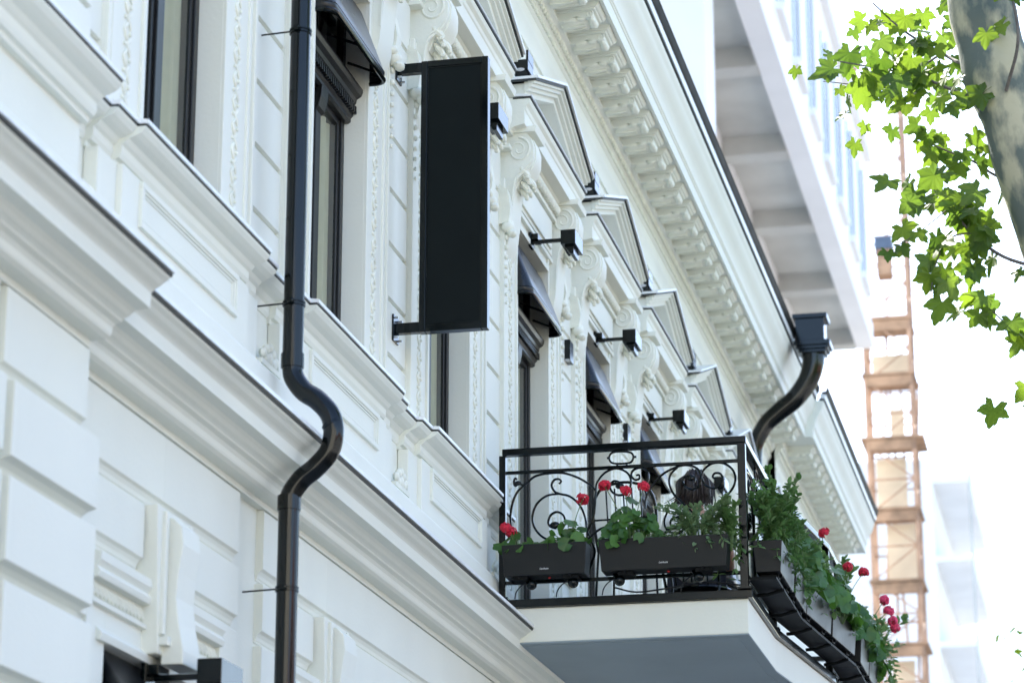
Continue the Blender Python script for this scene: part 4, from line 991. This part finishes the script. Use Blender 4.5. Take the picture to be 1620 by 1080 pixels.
def street_tree(x, y, h, label, cr, n, mt, seed, size):
    e = empty('street_tree', (x, y, 0)); rr = random.Random(seed)
    c = crv([(0, 0, 0), (.05, .05, h * .3), (-.05, .1, h * .6), (.05, 0, h * .85)], 6); MB().tube(c, [.2 - .13 * i / (len(c) - 1) for i in range(len(c))], 12).build('trunk', BARK, e, smooth=True)
    for q in range(6):
        a = q * 1.05 + rr.random(); z = h * (.5 + .06 * q); MB().tube(crv([(0, .05, z), (.5 * math.cos(a) * cr[0], .5 * math.sin(a) * cr[1], z + h * .1), (.9 * math.cos(a) * cr[0], .9 * math.sin(a) * cr[1], z + h * .15)], 4), [.07 - .005 * i for i in range(9)], 7).build('limb', TWIG, e, smooth=True)
    tag(crown((0, 0, h * .85), cr, n, mt, size, seed).build('crown', mt, e, recalc=False), kind='stuff'); tag(e, label, 'tree'); return e
street_tree(6.3, 25.0, 12.0, 'leafy street tree standing at the kerb beyond the plane tree', (2.0, 3.2, 2.6), 4200, FARL, 4, .10)
street_tree(4.5, 36.0, 10.4, 'yellow green street tree with blurred sunlit leaves far down the pavement', (1.25, 1.6, 1.2), 1500, FARL, 9, .10)

# ------------------------------------------------------------------ unfinished block behind, hoist tower, far flats
CB = empty('unfinished_block', (-5, 62, 0)); tag(CB, 'tall pale unfinished concrete block with ribbed projecting underside', 'building')
CO = Vector((5, -62, 0))
def cb(m, name, mt, par=None, **k): return m.xf(Matrix.Translation(CO)).build(name, mt, par or CB, **k)
cb(MB().box(-20, -4.3, 50, 77, 0, 25.3), 'lower_wall', WPANEL)
us = cb(MB().box(-20, -2.3, 47, 77, 25.3, 30.6), 'upper_wall', WPANEL)
so_ = cb(MB().box(-4.32, -2.32, 47.05, 76.95, 25.18, 25.299), 'soffit_slab', CONC)
cb(MB().box(-2.75, -2.25, 47, 77.0, 24.75, 25.45), 'edge_beam', WPANEL)
for i in range(6): cb(MB().box(-4.3, -2.76, 49.6 + i * 5.35, 50.2 + i * 5.35, 24.72, 25.19), 'cross_beam', CONC)
for i in range(9):
    y = 48.6 + i * 3.2
    wn = cb(MB().box(-2.36, -2.27, y, y + 1.7, 26.2, 29.6), 'window', BGLASS)
    cb(MB().box(-2.36, -2.2, y + .8, y + .9, 26.2, 29.6), 'mullion', WPANEL, wn)
    cb(MB().box(-2.36, -2.15, y - .1, y + 1.8, 26.0, 26.19), 'window_sill', WPANEL, wn)
for r_ in range(5):
    for i in range(7):
        y = 53.2 + i * 3.4; z = 8 + r_ * 3.4
        if z > 22.5: continue
        wn = cb(MB().box(-4.36, -4.27, y, y + 1.6, z, z + 2.0), 'window', BGLASS); cb(MB().box(-4.36, -4.22, y + .75, y + .85, z, z + 2.0), 'mullion', WPANEL, wn)
cb(MB().box(-9, -3.08, 49.2, 50.6, 0, 40), 'stair_pier', WPANEL)
for z in range(14, 40, 3): cb(MB().box(-5.4, -4.2, 49.12, 49.21, z, z + 1.5), 'window', BGLASS)
cb(MB().box(-20, -2.1, 46.8, 77.2, 30.6, 31.0), 'parapet', WPANEL)

HT = empty('hoist_tower', (-2.2, 82, 0)); tag(HT, 'rust orange lattice hoist tower with plank landings beside the unfinished block', 'scaffold tower')
def ht(m, name, mt): return m.xf(Matrix.Translation((2.2, -82, 0))).build(name, mt, HT)
hx0, hx1, hy0, hy1 = -2.95, -1.55, 82, 83.4
for x in (hx0, hx1):
    for y in (hy0, hy1): ht(MB().box(x - .06, x + .06, y - .06, y + .06, 0, 36), 'mast_leg', RUST)
z = 1.0; i = 0
while z < 36:
    for y in (hy0, hy1): ht(MB().tube([(hx0, y, z), (hx1, y, z)], .035, 5), 'rung', RUST)
    for x in (hx0, hx1): ht(MB().tube([(x, hy0, z), (x, hy1, z)], .035, 5), 'rung', RUST)
    a, b = (hx0, hx1) if i % 2 else (hx1, hx0)
    ht(MB().tube([(a, hy0, z), (b, hy0, z + 1.05)], .03, 5), 'diagonal_brace', RUST)
    ht(MB().tube([(hx1, hy0 if i % 2 else hy1, z), (hx1, hy1 if i % 2 else hy0, z + 1.05)], .03, 5), 'diagonal_brace', RUST)
    z += 1.05; i += 1
for zz, ex in ((27.2, 0), (25.4, .05), (23.35, .25), (21.1, .05), (18.85, .05), (16.9, .1), (14.6, .05)):
    ht(MB().box(hx0 - .1 - ex * .5, hx1 + .08 + ex, hy0 - .15, hy1 + .4, zz - .08, zz), 'landing', PLANK)
    ht(MB().box(hx0, hx1, hy0 - .1, hy0 + .02, zz - .42, zz - .10), 'landing_beam', PLANK)
CRM = mat('beige_site_mesh', (.58, .50, .38), .9, var=.1, scale=1)
for q, (z0, z1) in enumerate(((21.2, 23.0), (19.0, 20.9), (23.5, 24.6), (25.5, 26.4), (14.8, 16.6))):
    ht(MB().box(hx0 + .1 + .25 * (q % 3), hx1 - .35 + .2 * (q % 2), hy1 - .05, hy1 - .02, z0, z1), 'mesh_panel', CRM)
for q in range(9):
    a = hx0 + .15 + .14 * q; zb_ = 14 + (q * 5) % 11
    ht(MB().tube([(a, hy1 + .2, zb_), (a + .25 * math.sin(q), hy1 + .25, zb_ + 4.5)], .04, 5), 'loose_pole', RUST)
ht(MB().box(-2.5, -1.95, 81.8, 82.6, 29.45, 29.85), 'cabin', BLUE); ht(MB().box(-2.45, -2.0, 81.85, 82.5, 28.6, 29.44), 'cabin_base', PLANK)

FB = empty('far_flats', (-4, 150, 0)); tag(FB, 'faint pale block of flats with projecting balcony slabs beyond the hoist tower', 'building')
def fb_(m, name, mt, par=None): return m.xf(Matrix.Translation((4, -150, 0))).build(name, mt, par or FB)
fb_(MB().box(-14, -5.2, 150, 170, 0, 40), 'wall', WPANEL)
for zz in (38.6, 34.1, 29.3, 24.5): 
    s_ = fb_(MB().pz([(-5.2, 150), (-3.2, 150.2), (-3.2, 168), (-5.2, 170)], zz, zz + .3), 'balcony_slab', WPANEL)
    fb_(MB().box(-3.25, -3.2, 150.4, 168, zz + .3, zz + 1.3), 'balustrade', WPANEL, s_)
fb_(MB().box(-3.26, -3.12, 150.2, 150.35, 0, 39.6), 'corner_post', CONC)

# ------------------------------------------------------------------ unseen houses added across the street (they close it and bounce light back)
OPM = [mat('ochre_render', (.34, .33, .31), .85, var=.08, scale=.5), mat('grey_render', (.28, .28, .27), .85, var=.08, scale=.5), mat('brick_red_render', (.27, .24, .22), .85, var=.1, scale=.5)]
y = -42; i = 0
OLAB = ['unseen ochre rendered house across the street', 'unseen grey rendered house across the street', 'unseen brick red rendered house across the street']
while y < 64:
    L, Hh = (16, 7.2) if i % 2 == 0 else (13, 8.4); e = empty('unseen_house', (24.2, y, 0)); m_ = OPM[i % 3]
    MB().box(0, 10, 0, L - .02, 0, Hh).build('wall', m_, e); MB().ps([(-.5, Hh), (-.5, Hh + .3), (5, Hh + 2.6), (10, Hh)], -.1, L + .1 - .25).build('roof', mat('clay_roof', (.25, .12, .08), .8), e)
    wm = MB().box(-.03, .05, 0, 1.2, 0, 1.9).mesh('window', BGLASS); fm = MB().box(-.10, .04, -.15, 1.35, -.15, -.001).mesh('window_sill', WPANEL)
    for f in range(2):
        for k in range(int(L // 2.6)):
            wn = link('window', wm, e, (0, .8 + k * 2.6, 1.2 + f * 3.4)); link('window_sill', fm, wn)
    tag(e, OLAB[i % 3] + (' behind the pavement' if i < 3 else ', one of the further ones' if i < 6 else ', at the far end of the row'), 'house', 'unseen houses across the street'); y += L; i += 1

e = empty('unseen_house', (4, -18, 0)); MB().box(-18, 30, -12, 0, 0, 15).build('wall', mat('cream_bounce_render', (.66, .62, .50), .85, var=.06, scale=.4), e)  # added out of view so its sunlit wall bounces warm light onto the reveals
MB().box(-18.4, 30.4, -12, .5, 15, 15.5).build('cornice', WPANEL, e)
wm = MB().box(0, 1.3, -.05, .03, 0, 2.0).mesh('window', BGLASS); fm = MB().box(-.15, 1.45, -.04, .12, -.15, -.001).mesh('window_sill', WPANEL)
for f in range(4):
    for k in range(12):
        wn = link('window', wm, e, (-16 + k * 3.8, 0, 1.4 + f * 3.5)); link('window_sill', fm, wn)
tag(e, 'unseen long cream house added behind the viewer to bounce warm light', 'house')
